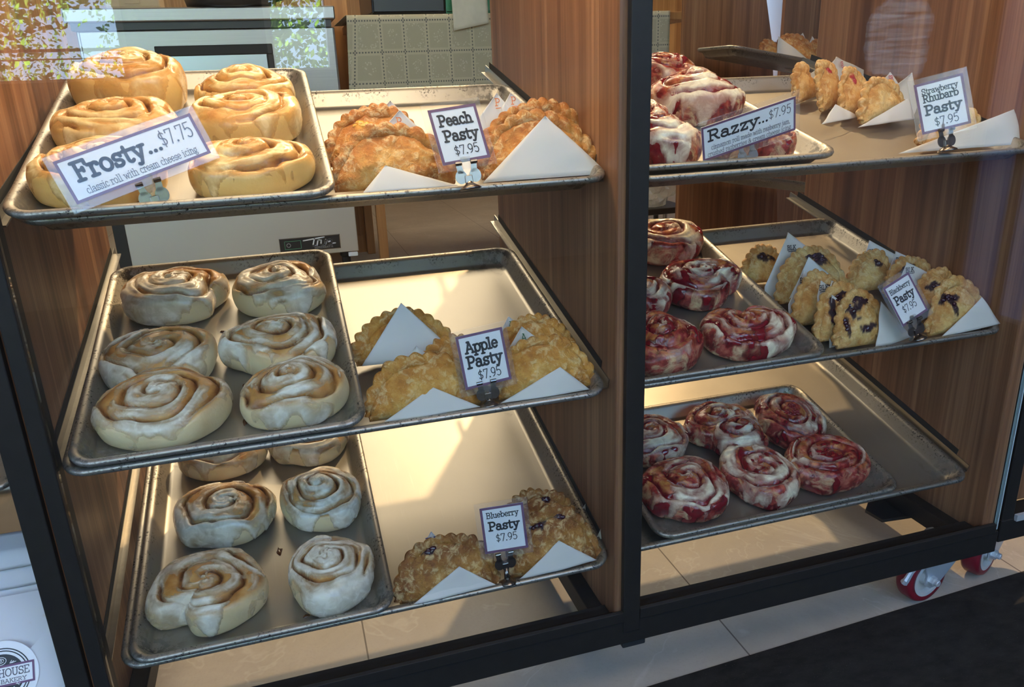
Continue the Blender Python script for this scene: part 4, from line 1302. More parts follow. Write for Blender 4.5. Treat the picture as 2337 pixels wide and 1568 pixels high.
def paper_build(o, sheets, T, lift, seed, kind):
    """thin folded sheet(s); front flap rises to a corner in front of the pasty, back corner stands behind it"""
    vs, fs = [], []
    letters = []
    for typ, poly, mark in sheets:
        (lx, lz), (ax, az), (rx, rz) = poly
        N = 12
        off = -(T+.0045) if typ == 'f' else T*.75+.003
        b0 = len(vs)
        rows = []
        if typ == 'f':
            # triangle subdivided in rows from the foot up to the corner; the foot wraps a little way under
            for i in range(N+1):
                t = i/N
                p0 = ((lx)*(1-t)+ax*t, lz*(1-t)+az*t)
                p1 = ((rx)*(1-t)+ax*t, rz*(1-t)+az*t)
                row = []
                for k in range(N+1):
                    s = k/N
                    x, z = p0[0]*(1-s)+p1[0]*s, p0[1]*(1-s)+p1[1]*s
                    y = off+.0035*math.sin(PI*s)*-(1-t)+.0018*float(vnoise(np.array([x*45, z*45, seed]), seed))+.004*t*t
                    row.append((x, y, z))
                rows.append(row)
        else:
            zl, zr = min(lz, -lift), min(rz, -lift)
            for i in range(2*N+1):
                t = i/(2*N)
                if t <= .5:
                    s2 = t*2
                    p0 = (lx, zl*(1-s2)+lz*s2)
                    p1 = (rx, zr*(1-s2)+rz*s2)
                else:
                    s2 = t*2-1
                    p0 = (lx*(1-s2)+ax*s2, lz*(1-s2)+az*s2)
                    p1 = (rx*(1-s2)+ax*s2, rz*(1-s2)+az*s2)
                row = []
                for k in range(N+1):
                    s = k/N
                    x, z = p0[0]*(1-s)+p1[0]*s, p0[1]*(1-s)+p1[1]*s
                    y = off+.0016*float(vnoise(np.array([x*40, z*40, seed+7]), seed+1))+.002*math.sin(PI*s)
                    row.append((x, y, z))
                rows.append(row)
            if mark:
                hgt = .0095 if len(mark) == 1 else .0075
                mx, mz = (lx+rx)/2, (lz+rz)/2
                cx, cz = ax*.70+mx*.30, az*.70+mz*.30
                letters.append((mark, cx, cz-.004, hgt, off-.0016))
        n = N+1
        for row in rows:
            vs += row
        for i in range(len(rows)-1):
            for k in range(N):
                fs.append((b0+i*n+k, b0+i*n+k+1, b0+(i+1)*n+k+1, b0+(i+1)*n+k))
    return vs, fs, letters

LEAN = math.radians(28)
PLAB = [
 'peach pasty at the front left of the top left shelf, left of its sign', 'peach pasty behind the front left one on the top left shelf',
 'peach pasty at the front right, tucked into a tall white paper', 'broad peach pasty at the back right, leaning by the centre board',
 'apple pasty at the back left, mostly behind its upright white paper', 'plump apple pasty at the front left of the apple sign', 'apple pasty partly hidden behind the apple sign',
 'apple pasty at the front right of the apple sign', 'apple pasty at the back right beside the centre board',
 'dark blueberry pasty left of the blueberry sign', 'dark blueberry pasty right of the blueberry sign, in front', 'blueberry pasty at the back right behind another one',
 'small rhubarb pasty farthest back on the top right shelf', 'second rhubarb pasty from the back in the leaning row', 'third rhubarb pasty in the leaning row with a red stain', 'front rhubarb pasty of the leaning row, in white paper', 'rhubarb pasty lying behind the large paper at the front right corner',
 'blackberry pasty farthest back left, beside the roll pan', 'large blackberry pasty with a burst top at the back left', 'blackberry pasty beside the roll pan, in the middle of the left row',
 'narrow blackberry pasty just behind the front left one', 'blackberry pasty with a dark stained face at the front left', 'blackberry pasty in tall marked paper, back middle',
 'blackberry pasty third from the right behind the sign', 'blackberry pasty second from the right behind the sign', 'blackberry pasty at the front right corner of the shelf',
]
SLAB = [
 'folded white paper flap in front of the front left peach pasty', 'white paper corner marked P between the two left peach pasties', 'tall curved white paper in front of the right peach pasties', 'two white paper corners marked P behind the back right peach pasty',
 'large upright white paper with grease spots at the back left of the apple pan', 'white paper round the front left apple pasty', '', 'white paper round the front right apple pasty', 'white paper corner marked A at the back right of the apple pan',
 'white paper round the left blueberry pasty', 'white paper round the front right blueberry pasty', 'white paper marked in blue pen behind the back blueberry pasty',
 'white paper behind the farthest rhubarb pasty', 'wide white paper marked in red behind the rhubarb row', 'white paper left of the front rhubarb pasty', 'white paper round the front pasty of the rhubarb row', 'largest white paper, folded over at the front right corner of the top shelf',
 '', 'tall white paper behind the burst blackberry pasty', 'white paper corner marked in black beside the roll pan', 'two small white paper corners behind the front left blackberry pasty', 'white paper holding the dark stained blackberry pasty',
 'tall marked white paper at the back middle of the blackberry pan', 'marked white paper right of the tallest back paper', 'small marked white paper just above the blackberry sign', 'white paper round the blackberry pasty at the front right corner',
]
SPOTS = {9: [(-.35, .93, .014, .006)], 10: [(-.35, .92, .014, .006), (.25, .95, .014, .005)], 11: [(.2, .9, .012, .004)],
         14: [(.0, .82, .006, .014)], 13: [(.1, .88, .009, .008)],
         17: [(.1, .78, .018, .010)], 18: [(.02, .97, .014, .012), (.30, .84, .026, .012)], 19: [(.3, .80, .012, .008)], 20: [(-.05, .86, .024, .012), (-.42, .55, .006, .022)],
         21: [(-.38, .84, .016, .018), (.02, .90, .026, .008), (-.66, .55, .005, .020), (.12, .36, .020, .006)],
         22: [(.35, .80, .010, .008)], 23: [(-.25, .80, .022, .008)], 24: [(-.1, .66, .020, .008)], 25: [(-.40, .76, .018, .008), (-.30, .52, .006, .014)], 1: [(-.25, .78, .012, .007)]}
FM = {'blueberry': 'fill', 'blackberry': 'fill', 'strawberry': 'red_fill', 'peach': 'peach_fill'}
GRP = {'peach': 'peach pasties on the top left shelf', 'apple': 'apple pasties on the middle left shelf', 'blueberry': 'blueberry pasties on the bottom left shelf',
       'strawberry': 'rhubarb pasties on the top right shelf', 'blackberry': 'blackberry pasties on the middle right shelf'}
def pasty(i, kind, mm, Wd, H, T, lift, sheets, label, slabel, group, spots):
    body, crimp, arc = pasty_meshes(40+i*3, Wd, H, T, kind, spots)
    o = obj('pasty', body, None, None, mm)
    obj('crimped_edge', crimp, o)
    if spots:
        v, f = filling_mesh(i, Wd, arc, T, spots)
        obj('filling', mesh_data('filling', v, f, MT[FM[kind]], True), o)
    tag(o, label, 'pasty', group)
    if sheets:
        vs, fs, letters = paper_build(o, sheets, T, lift, i*3+1, kind)
        p = obj('paper_sleeve', mesh_data('paper_sleeve', vs, fs, MT['paper'], True), None, None, mm)
        sd = p.modifiers.new('thickness', 'SOLIDIFY')
        sd.thickness = .00045
        tag(p, slabel, 'paper', 'paper sleeves round the pasties')
        for mark, cx, cz, hgt, yy in letters:
            wd_ = text_width(mark)*hgt
            st = text_strokes(mark, cx-wd_/2, cz-hgt*.5, hgt) + [[(cx-wd_*.4, cz-hgt*.85), (cx+wd_*.5, cz-hgt*.80)]]
            lv, lf = stroke_mesh(st, .0011)
            lv = [(x, yy-.0004, z) for x, z, _ in lv]
            obj('lettering', mesh_data('lettering', lv, lf, INKS[mark], False), p)
    return o
for i, (kind, key, u, v, w_, yaw_, Wd, H, T, sheets) in enumerate(BAKE['past']):
    H = min(max(H, .058), .090)
    mm = PM[key] @ Matrix.Translation((u, v, w_)) @ Matrix.Rotation(math.radians(yaw_), 4, 'Z') @ Matrix.Rotation(-LEAN, 4, 'X')
    pasty(i, kind, mm, Wd, H, T, T*math.sin(LEAN)*.7, sheets, PLAB[i], SLAB[i], GRP[kind], SPOTS.get(i))


# ------------------------------------------------------------------ price signs and their clip stands
def sign(nm, key, cen, ex, ey, clip, foot, label, clabel, ysh, lines):
    cen, ex, ey = Vector(cen), Vector(ex), Vector(ey)
    k = (ysh-CAM.y)/(cen.y-CAM.y)
    cen = CAM+(cen-CAM)*k
    w, h = ex.length*k, ey.length*k
    X_, Y_ = ex.normalized(), ey.normalized()
    Z_ = X_.cross(Y_).normalized()
    Y_ = Z_.cross(X_)
    mm = Matrix((X_, Y_, Z_)).transposed().to_4x4()
    mm.translation = cen
    t = thing('price_sign', label, 'price sign', mat4=mm, group='price signs in the case')
    MB().box(-w/2, w/2, -h/2, h/2, -.0003, .0003).build('card', MT['card'], t)
    bw = .0030 if w > .1 else .0034
    z = .0005
    m = MB()
    for x0, x1, y0, y1 in ((-w/2, w/2, h/2-bw, h/2), (-w/2, w/2, -h/2, -h/2+bw), (-w/2, -w/2+bw, -h/2+bw, h/2-bw), (w/2-bw, w/2, -h/2+bw, h/2-bw)):
        m.add([(x0, y0, z), (x1, y0, z), (x1, y1, z), (x0, y1, z)], [(0, 1, 2, 3)])
    m.build('border', MT['purple'], t)
    for s, xa, yb, hh, wd_, pen, ink in lines:
        # xa, yb = left end and baseline, hh = cap height, wd_ = set width; all as shares of the card
        st = text_strokes(s, -w/2+xa*w, -h/2+yb*h, hh*h, wd_*w)
        v, f = stroke_mesh(st, pen*hh*h, .0006)
        obj('lettering', mesh_data('lettering', v, f, MT[ink], False), t)
    g = .0072
    MB().box(-w/2-g, w/2+g*.9, -h/2-g*1.15, h/2+g, -.0011, .0011, .0006).build('laminate_pouch', MT['lam'], t)
    # clip stand
    c = CAM+(Vector(clip)-CAM)*k
    f_ = CAM+(Vector(foot)-CAM)*k
    tilt = math.atan2(Y_.x, Y_.z)
    cm = Matrix.Translation(c) @ Matrix.Rotation(math.radians(-12), 4, 'X') @ Matrix.Rotation(tilt*.6, 4, 'Y')
    st_ = thing('clip_stand', clabel, 'sign clip', mat4=cm, group='spring clips holding the price signs')
    for s in (-1, 1):
        m = MB()
        lobe = [(s*(.0085+.0070*math.cos(a)), -.002+.0080*math.sin(a)) for a in np.linspace(0, 2*PI, 20, endpoint=False)]
        m.prism(lobe if s > 0 else lobe[::-1], .0009, Matrix.Rotation(PI/2, 4, 'X'))
        m.prism([(s*.0040, .002), (s*.0115, .002), (s*.0125, .0125), (s*.0060, .0125)][::s], .0009, Matrix.Rotation(PI/2, 4, 'X') @ Matrix.Translation((0, 0, .0)))
        m.tube([(s*.0055, -.0015, .0135), (s*.0130, -.0015, .0135)], .0024, 10)
        m.build('clip_ear', MT['chrome'], st_)
    m = MB().box(-.0045, .0045, -.0022, .0022, -.010, -.001, .0008)
    m.lathe([(.001, -.0058), (.0052, -.0040), (.0052, -.0020)], 8, Matrix.Translation((0, 0, -.0065)) @ Matrix.Rotation(-PI/2, 4, 'X').inverted())
    m.build('clip_body', MT['chrome'], st_)
    m = MB().tube([(-.0055, .0004, .021), (-.0045, 0, .003), (-.002, 0, -.0005), (.002, 0, -.0005), (.0045, 0, .003), (.0055, .0004, .021)], .0007, 6)
    m.box(-.0048, .0048, .0004, .0009, .000, .022)
    m.build('clip_tongue', MT['lam'], st_)
    m = MB()
    L = (c-f_).length
    m.tube([(0, 0, -.008), (0, 0, -L)], [.0035, .0045], 12)
    m.lathe([(.0045, -L+.004), (.007, -L+.002), (.0125, -L-.001), (.013, -L-.003), (.010, -L-.0035)], 22)
    m.build('stand', MT['chrome'], st_, True)
    return t
SG = {s[0]: s for s in BAKE['signs']}
PASTY = lambda a, wa=.52, xa=.22: None
sign(*SG['Frosty'], 'long tilted white sign for classic rolls on the top left shelf', 'chrome clip under the long sign for classic rolls', .030,
     [('Frosty', .085, .44, .40, .50, .20, 'ink'), ('...', .595, .46, .40, .115, .15, 'ink'), ('$7.75', .705, .50, .34, .250, .075, 'greyink'),
      ('classic roll with cream cheese icing', .10, .125, .165, .82, .09, 'greyink')])
sign(*SG['Peach'], 'square white sign for peach pasties with purple border', 'chrome clip stand under the peach sign', .036,
     [('Peach', .15, .68, .19, .70, .20, 'ink'), ('Pasty', .17, .40, .19, .72, .20, 'ink'), ('$7.95', .30, .14, .16, .52, .10, 'ink')])
sign(*SG['Apple'], 'square white sign for apple pasties with purple border', 'chrome clip stand under the apple sign', .030,
     [('Apple', .15, .66, .20, .70, .20, 'ink'), ('Pasty', .13, .38, .21, .76, .20, 'ink'), ('$7.95', .31, .13, .17, .50, .10, 'ink')])
sign(*SG['Blueberry'], 'square white sign for blueberry pasties with a faint pink stain', 'chrome stand with round foot under the blueberry sign', .030,
     [('Blueberry', .13, .76, .12, .74, .15, 'ink'), ('Pasty', .15, .49, .18, .71, .21, 'ink'), ('$7.95', .28, .23, .16, .50, .10, 'ink')])
sign(*SG['Razzy'], 'long tilted white sign for raspberry rolls on the top right shelf', 'chrome clip under the long raspberry roll sign', .040,
     [('Razzy', .06, .54, .30, .54, .20, 'ink'), ('...', .590, .56, .30, .115, .15, 'ink'), ('$7.95', .705, .58, .26, .245, .08, 'greyink'),
      ('cinnamon roll made with razberry jam,', .09, .27, .14, .85, .09, 'greyink'), ('crushed razberries & cream cheese icing', .05, .09, .14, .90, .09, 'greyink')])
sign(*SG['Strawberry'], 'square white sign for strawberry rhubarb pasties with purple border', 'chrome clip stand in front of the large corner paper', .036,
     [('Strawberry', .13, .77, .11, .74, .15, 'ink'), ('Rhubarb', .13, .61, .14, .73, .18, 'ink'), ('Pasty', .13, .36, .18, .75, .21, 'ink'), ('$7.95', .28, .11, .16, .50, .10, 'ink')])
sign(*SG['Blackberry'], 'small white sign for blackberry pasties with purple border, tilted left', 'chrome clip stand under the blackberry sign', .040,
     [('Blackberry', .12, .75, .11, .76, .15, 'ink'), ('Pasty', .14, .49, .18, .72, .21, 'ink'), ('$7.95', .24, .24, .16, .52, .10, 'ink')])

# ------------------------------------------------------------------ kitchen: steel refrigerator with badge
fr = thing('refrigerator', 'low stainless steel refrigerator with black framed door behind the case', 'refrigerator', (.09, 3.3, FLOOR))
def fpart(name, mb, mat, par=None, smooth=False):
    me = mesh_data(name, mb.v, mb.f, mat, smooth)
    me.transform(Matrix.Translation((-.09, -3.3, -FLOOR)))
    return obj(name, me, par or fr)
fpart('body', MB().box(-.47, .607, 3.03, 3.70, -.385, .655, .004), MT['steel'])
fpart('worktop', MB().box(-.50, .612, 2.975, 3.72, .685, .741, .006), MT['steel'])
fpart('seal', MB().box(-.48, .592, 2.995, 3.68, .655, .685), MT['dark'])
dr = fpart('door', MB().box(-.455, .600, 3.0, 3.03, -.14, .652, .004), MT['steel'])
m = MB()
m.box(-.170, .322, 2.988, 3.001, .545, .588, .004).box(-.170, -.138, 2.988, 3.001, .10, .545, .004).box(.292, .322, 2.988, 3.001, .10, .545, .004).box(-.138, .292, 2.988, 3.001, .10, .13, .004)
fpart('door_frame', m, MT['black'], dr)
fpart('door_window', MB().box(-.138, .292, 2.995, 3.001, .13, .545), plain('cold_steel', (.45, .50, .54), .28, .8), dr)
gr = fpart('grille_panel', MB().box(-.425, .612, 2.985, 3.03, -.384, -.150, .003), plain('warm_steel', (.60, .56, .50), .42, .75))
bd = fpart('badge', MB().box(.240, .523, 2.981, 2.986, -.358, -.294, .001), MT['dark'], gr)
m = MB()
for a in ((.238, .526, -.361, -.358), (.238, .526, -.294, -.2915), (.238, .240, -.361, -.2915), (.523, .526, -.361, -.2915)):
    m.box(a[0], a[1], 2.979, 2.986, a[2], a[3])
fpart('badge_trim', m, MT['chrome'], bd)
def flat_text(strokes, w, y):
    v, f = stroke_mesh(strokes, w)
    m = MB()
    m.v = [(x, y, z) for x, z, _ in v]
    m.f = f
    return m
# slanted script on the badge
scr = [[(.355, .0), (.455, .010)], [(.408, .006), (.398, -.026)]+E(.404, -.026, .006, .005, 180, 330, 6),
       [(.417, -.028), (.424, -.004)]+[(.430, -.002), (.436, -.004)], [(.440, -.004), (.436, -.024)]+E(.446, -.024, .010, .006, 190, 350, 6)+[(.461, -.003), (.458, -.028)],
       [(.470, -.016), (.486, -.012)]+E(.479, -.010, .008, .007, -10, 160, 8)+E(.480, -.020, .012, .009, 150, 330, 8)+[(.506, -.024)]]
scr = [[(x-.004, z-.309) for x, z in p] for p in scr]
fpart('lettering', flat_text(scr, .0062, 2.9805), MT['card'], bd)
fpart('lettering', flat_text(text_strokes('REFRIGERATOR', .400, -.353, .009, .090), .0012, 2.9805), MT['hub'], bd)
m = flat_text([[(.262, -.345), (.338, -.345), (.338, -.307), (.262, -.307), (.262, -.345)]], .0025, 2.9805)
fpart('display_outline', m, plain('pale_green', (.10, .30, .16), .5), bd)
fpart('display_outline', flat_text([E(.280, -.326, .009, .009, 0, 360, 16)], .003, 2.9804), MT['hub'], bd)
for x in (-.445, .555):
    fpart('leg', MB().lathe([(.022, 0), (.022, .10), (.030, .11), (.030, .145)][::1], 16, Matrix.Translation((x, 3.10, FLOOR))), MT['black'])
fpart('door_latch', MB().box(.560, .606, 2.982, 3.0, -.408, -.388, .003), MT['card'])
fpart('side_gasket', MB().box(-.478, -.425, 2.99, 3.03, -.384, -.14, .003), MT['dark'])
sk = MB()
sk.lathe([(.16, 0), (.19, .012), (.20, .05), (.196, .05), (.186, .014), (.155, .004)], 40)
sk.tube([(.19, 0, .04), (.28, 0, .06), (.40, 0, .07)], [.014, .010, .013], 10)
o = sk.build('frying_pan', MT['dark'], None, True, (.17, 3.12, .742))
tag(o, 'black frying pan standing on the steel worktop behind the case', 'frying pan')
o = MB().box(-.11, .11, -.09, .09, 0, .10, .01).box(-.03, .03, -.095, -.09, .02, .08).build('cardboard_box', plain('kraft_board', (.55, .40, .24), .7), None, False, (-.23, 3.12, .742))
tag(o, 'tan cardboard box at the left end of the steel worktop', 'box')

# table under a printed cloth, with things on it
tb = thing('kitchen_table', 'long kitchen table hidden under a printed cloth', 'table', (1.5, 3.3, FLOOR))
def tpart(name, mb, mat):
    me = mesh_data(name, mb.v, mb.f, mat, False)
    me.transform(Matrix.Translation((-1.5, -3.3, -FLOOR)))
    return obj(name, me, tb)
tpart('tabletop', MB().box(.70, 2.45, 2.93, 3.65, .655, .692, .003), MT['wallwood'])
for x in (.715, 2.40):
    for y in (2.98, 3.58):
        tpart('leg', MB().box(x, x+.045, y, y+.045, FLOOR, .655, .003), MT['wallwood'])
nx, nz = 90, 44
vs, uv = [], []
for j in range(nz+1):
    q = j/nz
    for i in range(nx+1):
        p = i/nx
        # left end falls round the corner, front hangs, back strip lies on the table top
        if q < .25:
            t = q/.25
            y, z = 3.60-(3.60-2.912)*t, .6965-.004*max(0, t-.9)*10
            dr_ = 0
        else:
            t = (q-.25)/.75
            y, z = 2.905, .6935-t*.72
            dr_ = t
        x = .655+1.60*p-.045*dr_*(1-p)**6
        fold = .022*dr_*math.exp(-((p-.075)/.035)**2)-.016*dr_*math.exp(-((p-.03)/.02)**2)+.004*dr_*math.sin(p*26)
        vs.append((x, y-fold, z+.004*math.sin(p*9)*dr_*0))
        uv.append(((x-.80+.09*(1-min(1, p/.09))*dr_)/.107, (z-.69+.02)/.134 if q >= .25 else (y-2.9)/.134))
fs = [(j*(nx+1)+i, j*(nx+1)+i+1, (j+1)*(nx+1)+i+1, (j+1)*(nx+1)+i) for j in range(nz) for i in range(nx)]
me = mesh_data('tablecloth', vs, fs, MT['cloth'], True)
ul = me.uv_layers.new(name='uv')
for lp in me.loops:
    ul.data[lp.index].uv = uv[lp.vertex_index]
o = obj('tablecloth', me)
o.modifiers.new('thickness', 'SOLIDIFY').thickness = .0012
tag(o, 'pale green printed tablecloth hanging over the kitchen table', 'tablecloth')
o = MB().box(.775, 1.115, 2.93, 3.40, .700, .716, .006).box(.775, 1.115, 2.93, 2.945, .70, .84, .006).box(.775, .79, 2.93, 3.4, .70, .84, .006).box(1.10, 1.115, 2.93, 3.4, .70, .84, .006).box(.775, 1.115, 3.385, 3.40, .70, .84, .006).build('roasting_tin', MT['dark'])
tag(o, 'dark metal roasting tin on the printed tablecloth', 'roasting tin')
o = MB().box(1.118, 1.46, 2.94, 3.30, .698, .712, .004).box(1.118, 1.46, 2.94, 2.95, .70, .90, .004).box(1.118, 1.46, 3.29, 3.30, .70, .90, .004).box(1.118, 1.128, 2.95, 3.29, .70, .90, .004).box(1.45, 1.46, 2.95, 3.29, .70, .90, .004).build('plastic_crate', MT['green'])
tag(o, 'green plastic crate at the right on the printed tablecloth', 'crate')
vs, fs = [], []
n_, k_ = 12, 26
for j in range(k_+1):
    q = j/k_
    for i in range(n_+1):
        p = i/n_
        if q < .30:
            y, z = 3.02-(3.02-2.893)*q/.30, .905
        else:
            y, z = 2.891-.004*math.sin(p*7+q*5)-.006*q, .905-(q-.30)/.70*(.285-.030*p)
        vs.append((1.128+.168*p+.010*q, y-.002, z))
fs = [(j*(n_+1)+i, j*(n_+1)+i+1, (j+1)*(n_+1)+i+1, (j+1)*(n_+1)+i) for j in range(k_) for i in range(n_)]
o = obj('towel', mesh_data('towel', vs, fs, MT['towel'], True))
o.modifiers.new('thickness', 'SOLIDIFY').thickness = .004
tag(o, 'beige kitchen towel hanging over the front of the green crate', 'towel')
o = MB().box(.622, .74, 3.66, 4.3, FLOOR, 1.3, .004).box(.618, .744, 3.655, 3.66, FLOOR, FLOOR+.1).build('wood_cabinet', MT['wallwood'])
tag(o, 'orange pine cabinet side between the refrigerator and the tablecloth', 'cabinet')

# ------------------------------------------------------------------ second case round the corner, seen through the right bay
c2 = thing('corner_display_case', 'second walnut display case standing at a right angle behind the right bay', 'display case', (2.0, 1.75, FLOOR))
def c2part(name, mb, mat):
    me = mesh_data(name, mb.v, mb.f, mat, False)
    me.transform(Matrix.Translation((-2.0, -1.75, -FLOOR)))
    return obj(name, me, c2)
poly = [(1.470, -.40), (1.875, -.40), (1.769, .475), (1.734, .618), (1.693, .95), (1.470, .95)]
c2part('side_panel', MB().prism(poly, .022, Matrix.Translation((0, 1.325, 0)) @ Matrix.Rotation(PI/2, 4, 'X')), MT['wood_b'])
poly = [(2.49, -.40), (2.95, -.40), (2.95, .95), (2.49, .95)]
c2part('front_board', MB().prism(poly, .022, Matrix.Translation((0, 2.3, 0)) @ Matrix.Rotation(PI/2, 4, 'X')), MT['wood'])
c2part('bottom_rail', MB().box(1.475, 1.87, 1.312, 1.338, -.42, -.38, .002), MT['black'])
for x in (1.49, 1.83):
    c2part('leg', MB().box(x, x+.03, 1.312, 1.338, FLOOR, -.42), MT['black'])
for z0, nm in ((.385, 0), (.045, 1)):
    mm = Matrix.Translation((1.925, 1.06, z0)) @ Matrix.Rotation(PI/2, 4, 'Z') @ Matrix.Rotation(.172, 4, 'X')
    o = obj('sheet_pan', pan_mesh(.205, .457, MT['pan']), None, None, mm)
    tag(o, ['sheet pan of pasties in the corner case behind the top right shelf', 'empty sheet pan low in the corner case behind the right bay'][nm], 'sheet pan', 'sheet pans in the corner case')
    if nm == 0:
        PM['back'] = mm
for i, (x, y, rz, wd_, lab, sl_, sheet) in enumerate((
    (.075, .275, .1, .085, 'orange pasty at the left in the corner case', '', []),
    (.070, .195, -.15, .14, 'large golden pasty in the middle of the corner case tray', 'white paper corner standing in front of the corner case pasties', [('f', [(-.078, -.007), (-.062, .078), (.060, -.007)], ''), ('b', [(-.03, .05), (.035, .128), (.065, .05)], '')]),
    (.080, .090, .2, .12, 'orange pasty at the right in the corner case', 'crumpled white paper at the right of the corner case tray', [('b', [(-.06, .05), (.0, .125), (.06, .06)], ''), ('f', [(-.055, -.007), (-.02, .06), (.055, -.007)], '')]))):
    # these face the camera side of the tray (its long left edge)
    mm = PM['back'] @ Matrix.Translation((x, y, -.0185)) @ Matrix.Rotation(rz-PI/2, 4, 'Z') @ Matrix.Rotation(-math.radians(30), 4, 'X')
    pasty(60+i, 'peach', mm, wd_, .066 if i == 0 else .105, .016, .008, sheet, lab, sl_, 'pasties in the corner case', None)
wall2 = MB().box(1.80, 2.015, 2.80, 2.82, FLOOR, 1.3, .003).build('storage_cabinet', MT['wood_b'])
tag(wall2, 'brown wooden cabinet far behind the black post', 'cabinet')
mm = Matrix.Translation((1.50, 2.05, .40))
o = obj('sheet_pan', pan_mesh(.50, .457, MT['pan']), None, None, Matrix.Translation((1.46, 2.3, .475)))
tag(o, 'sheet pan rim glimpsed under the far cabinet, right of the post', 'sheet pan')
rk = thing('pan_rack', 'steel rack holding a sheet pan far behind the black post', 'rack', (1.7, 2.5, FLOOR))
for (x, y) in ((1.462, 2.32), (1.952, 2.32), (1.462, 2.74), (1.952, 2.74)):
    q = MB().tube([(x-1.7, y-2.5, 0), (x-1.7, y-2.5, .452-FLOOR)], .010, 10)
    q.build('leg', MT['steel'], rk)
MB().box(1.452-1.7, 1.962-1.7, 2.31-2.5, 2.75-2.5, .442-FLOOR, .449-FLOOR).build('shelf', MT['steel'], rk)
# crumpled clear bag on a low shelf
rg = np.random.default_rng(3)
bm = bmesh.new()
bmesh.ops.create_icosphere(bm, subdivisions=4, radius=1.0)
for v in bm.verts:
    n1 = mnoise.noise(v.co*2.3)
    n2 = abs(mnoise.noise(v.co*5.1))
    s = 1+.30*n1-.28*n2
    v.co = Vector((v.co.x*.11*s, v.co.y*.10*s, max(-.075, v.co.z*.09*s)))
me = bpy.data.meshes.new('plastic_bag')
bm.to_mesh(me)
bm.free()
b = NB('thin_plastic')
me.materials.append(b.done(b.bsdf((.75, .75, .70), .18, 0, .7, None, .55)))
o = obj('plastic_bag', me, None, (1.56, 1.70, .02))
tag(o, 'crumpled clear plastic bag on the stool behind the post', 'plastic bag')
sto = thing('stool', 'low black stool under the crumpled plastic bag', 'stool', (1.56, 1.72, FLOOR))
MB().box(-.13, .11, -.12, .12, -.075+.02-FLOOR-.022, -.0555-FLOOR, .004).build('seat', MT['dark'], sto)
for x in (-.11, .09):
    for y in (-.10, .10):
        MB().tube([(x, y, 0), (x, y, -.077-FLOOR)], .010, 8).build('leg', MT['dark'], sto)

# ------------------------------------------------------------------ neighbour on the left: shelf with bags
c3 = thing('left_display_case', 'neighbouring black framed case at the left edge with bags inside', 'display case', (-.4, .28, FLOOR))
def c3part(name, mb, mat):
    me = mesh_data(name, mb.v, mb.f, mat, False)
    me.transform(Matrix.Translation((.4, -.28, -FLOOR)))
    return obj(name, me, c3)
c3part('post', MB().box(-.0465, -.0205, -.002, .028, -.40, .8, .0015), MT['black'])
c3part('bottom_rail', MB().box(-.75, -.0205, 0, .046, -.416, -.374, .002), MT['black'])
c3part('side_panel', MB().box(-.0445, -.0355, .03, .565, -.395, .8), MT['wood'])
c3part('leg', MB().box(-.75, -.72, .01, .04, FLOOR, -.416), MT['black'])
c3part('leg', MB().box(-.06, -.03, .50, .53, FLOOR, -.395), MT['black'])
for z0, nm in ((-.012, 'sheet pan corner at the left edge beside the black frame'), (-.298, 'lower sheet pan at the left edge under the white bags')):
    mm = Matrix.Translation((-.048-.66, .018, z0)) @ Matrix.Rotation(.25, 4, 'X')
    tag(obj('sheet_pan', pan_mesh(.66, .457, MT['pan']), None, None, mm), nm, 'sheet pan', 'sheet pans in the left neighbour case')
    c3part('tray_rail', MB().box(-.046, -.0445, .03, .5, z0+.01, z0+.04), MT['rail'])
for k in range(4):
    nxg, nyg = 14, 8
    vs, fs = [], []
    zb = -.245+.0235*k
    yb = .105+.004*k
    for top in (0, 1):
        for j in range(nyg+1):
            for i in range(nxg+1):
                p, q = i/nxg, j/nyg
                rnd = 1-abs(2*q-1)**8*.7 if top else 1
                x = -.46+.404*p+.003*math.sin(k*3+q*5)
                y = yb+.050*q
                z = zb+(.0195*min(1., .25+9*q)*min(1, .4+12*(1-q)) if top else 0)+.22*(y-.1)+.0025*float(vnoise(np.array([x*18, y*18, k*3.1]), 4))
                vs.append((x, y, z))
    n1 = (nxg+1)*(nyg+1)
    for t in (0, 1):
        for j in range(nyg):
            for i in range(nxg):
                a_ = t*n1+j*(nxg+1)+i
                fs.append((a_, a_+1, a_+nxg+2, a_+nxg+1) if t else (a_+nxg+1, a_+nxg+2, a_+1, a_))
    ring = [i for i in range(nxg+1)]+[j*(nxg+1)+nxg for j in range(1, nyg+1)]+[nyg*(nxg+1)+i for i in range(nxg-1, -1, -1)]+[j*(nxg+1) for j in range(nyg-1, 0, -1)]
    for a_, b_ in zip(ring, ring[1:]+ring[:1]):
        fs.append((a_, b_, n1+b_, n1+a_))
    o = obj('paper_bag', mesh_data('paper_bag', vs, fs, MT['bag'], True))
    tag(o, ['lowest folded white bag of the stack at the left edge', 'second folded white bag from the bottom of the stack at the left edge', 'third folded white bag from the bottom of the stack at the left edge',
            'topmost folded white bag of the stack at the left edge'][k], 'paper bag', 'folded white bags in the left case')
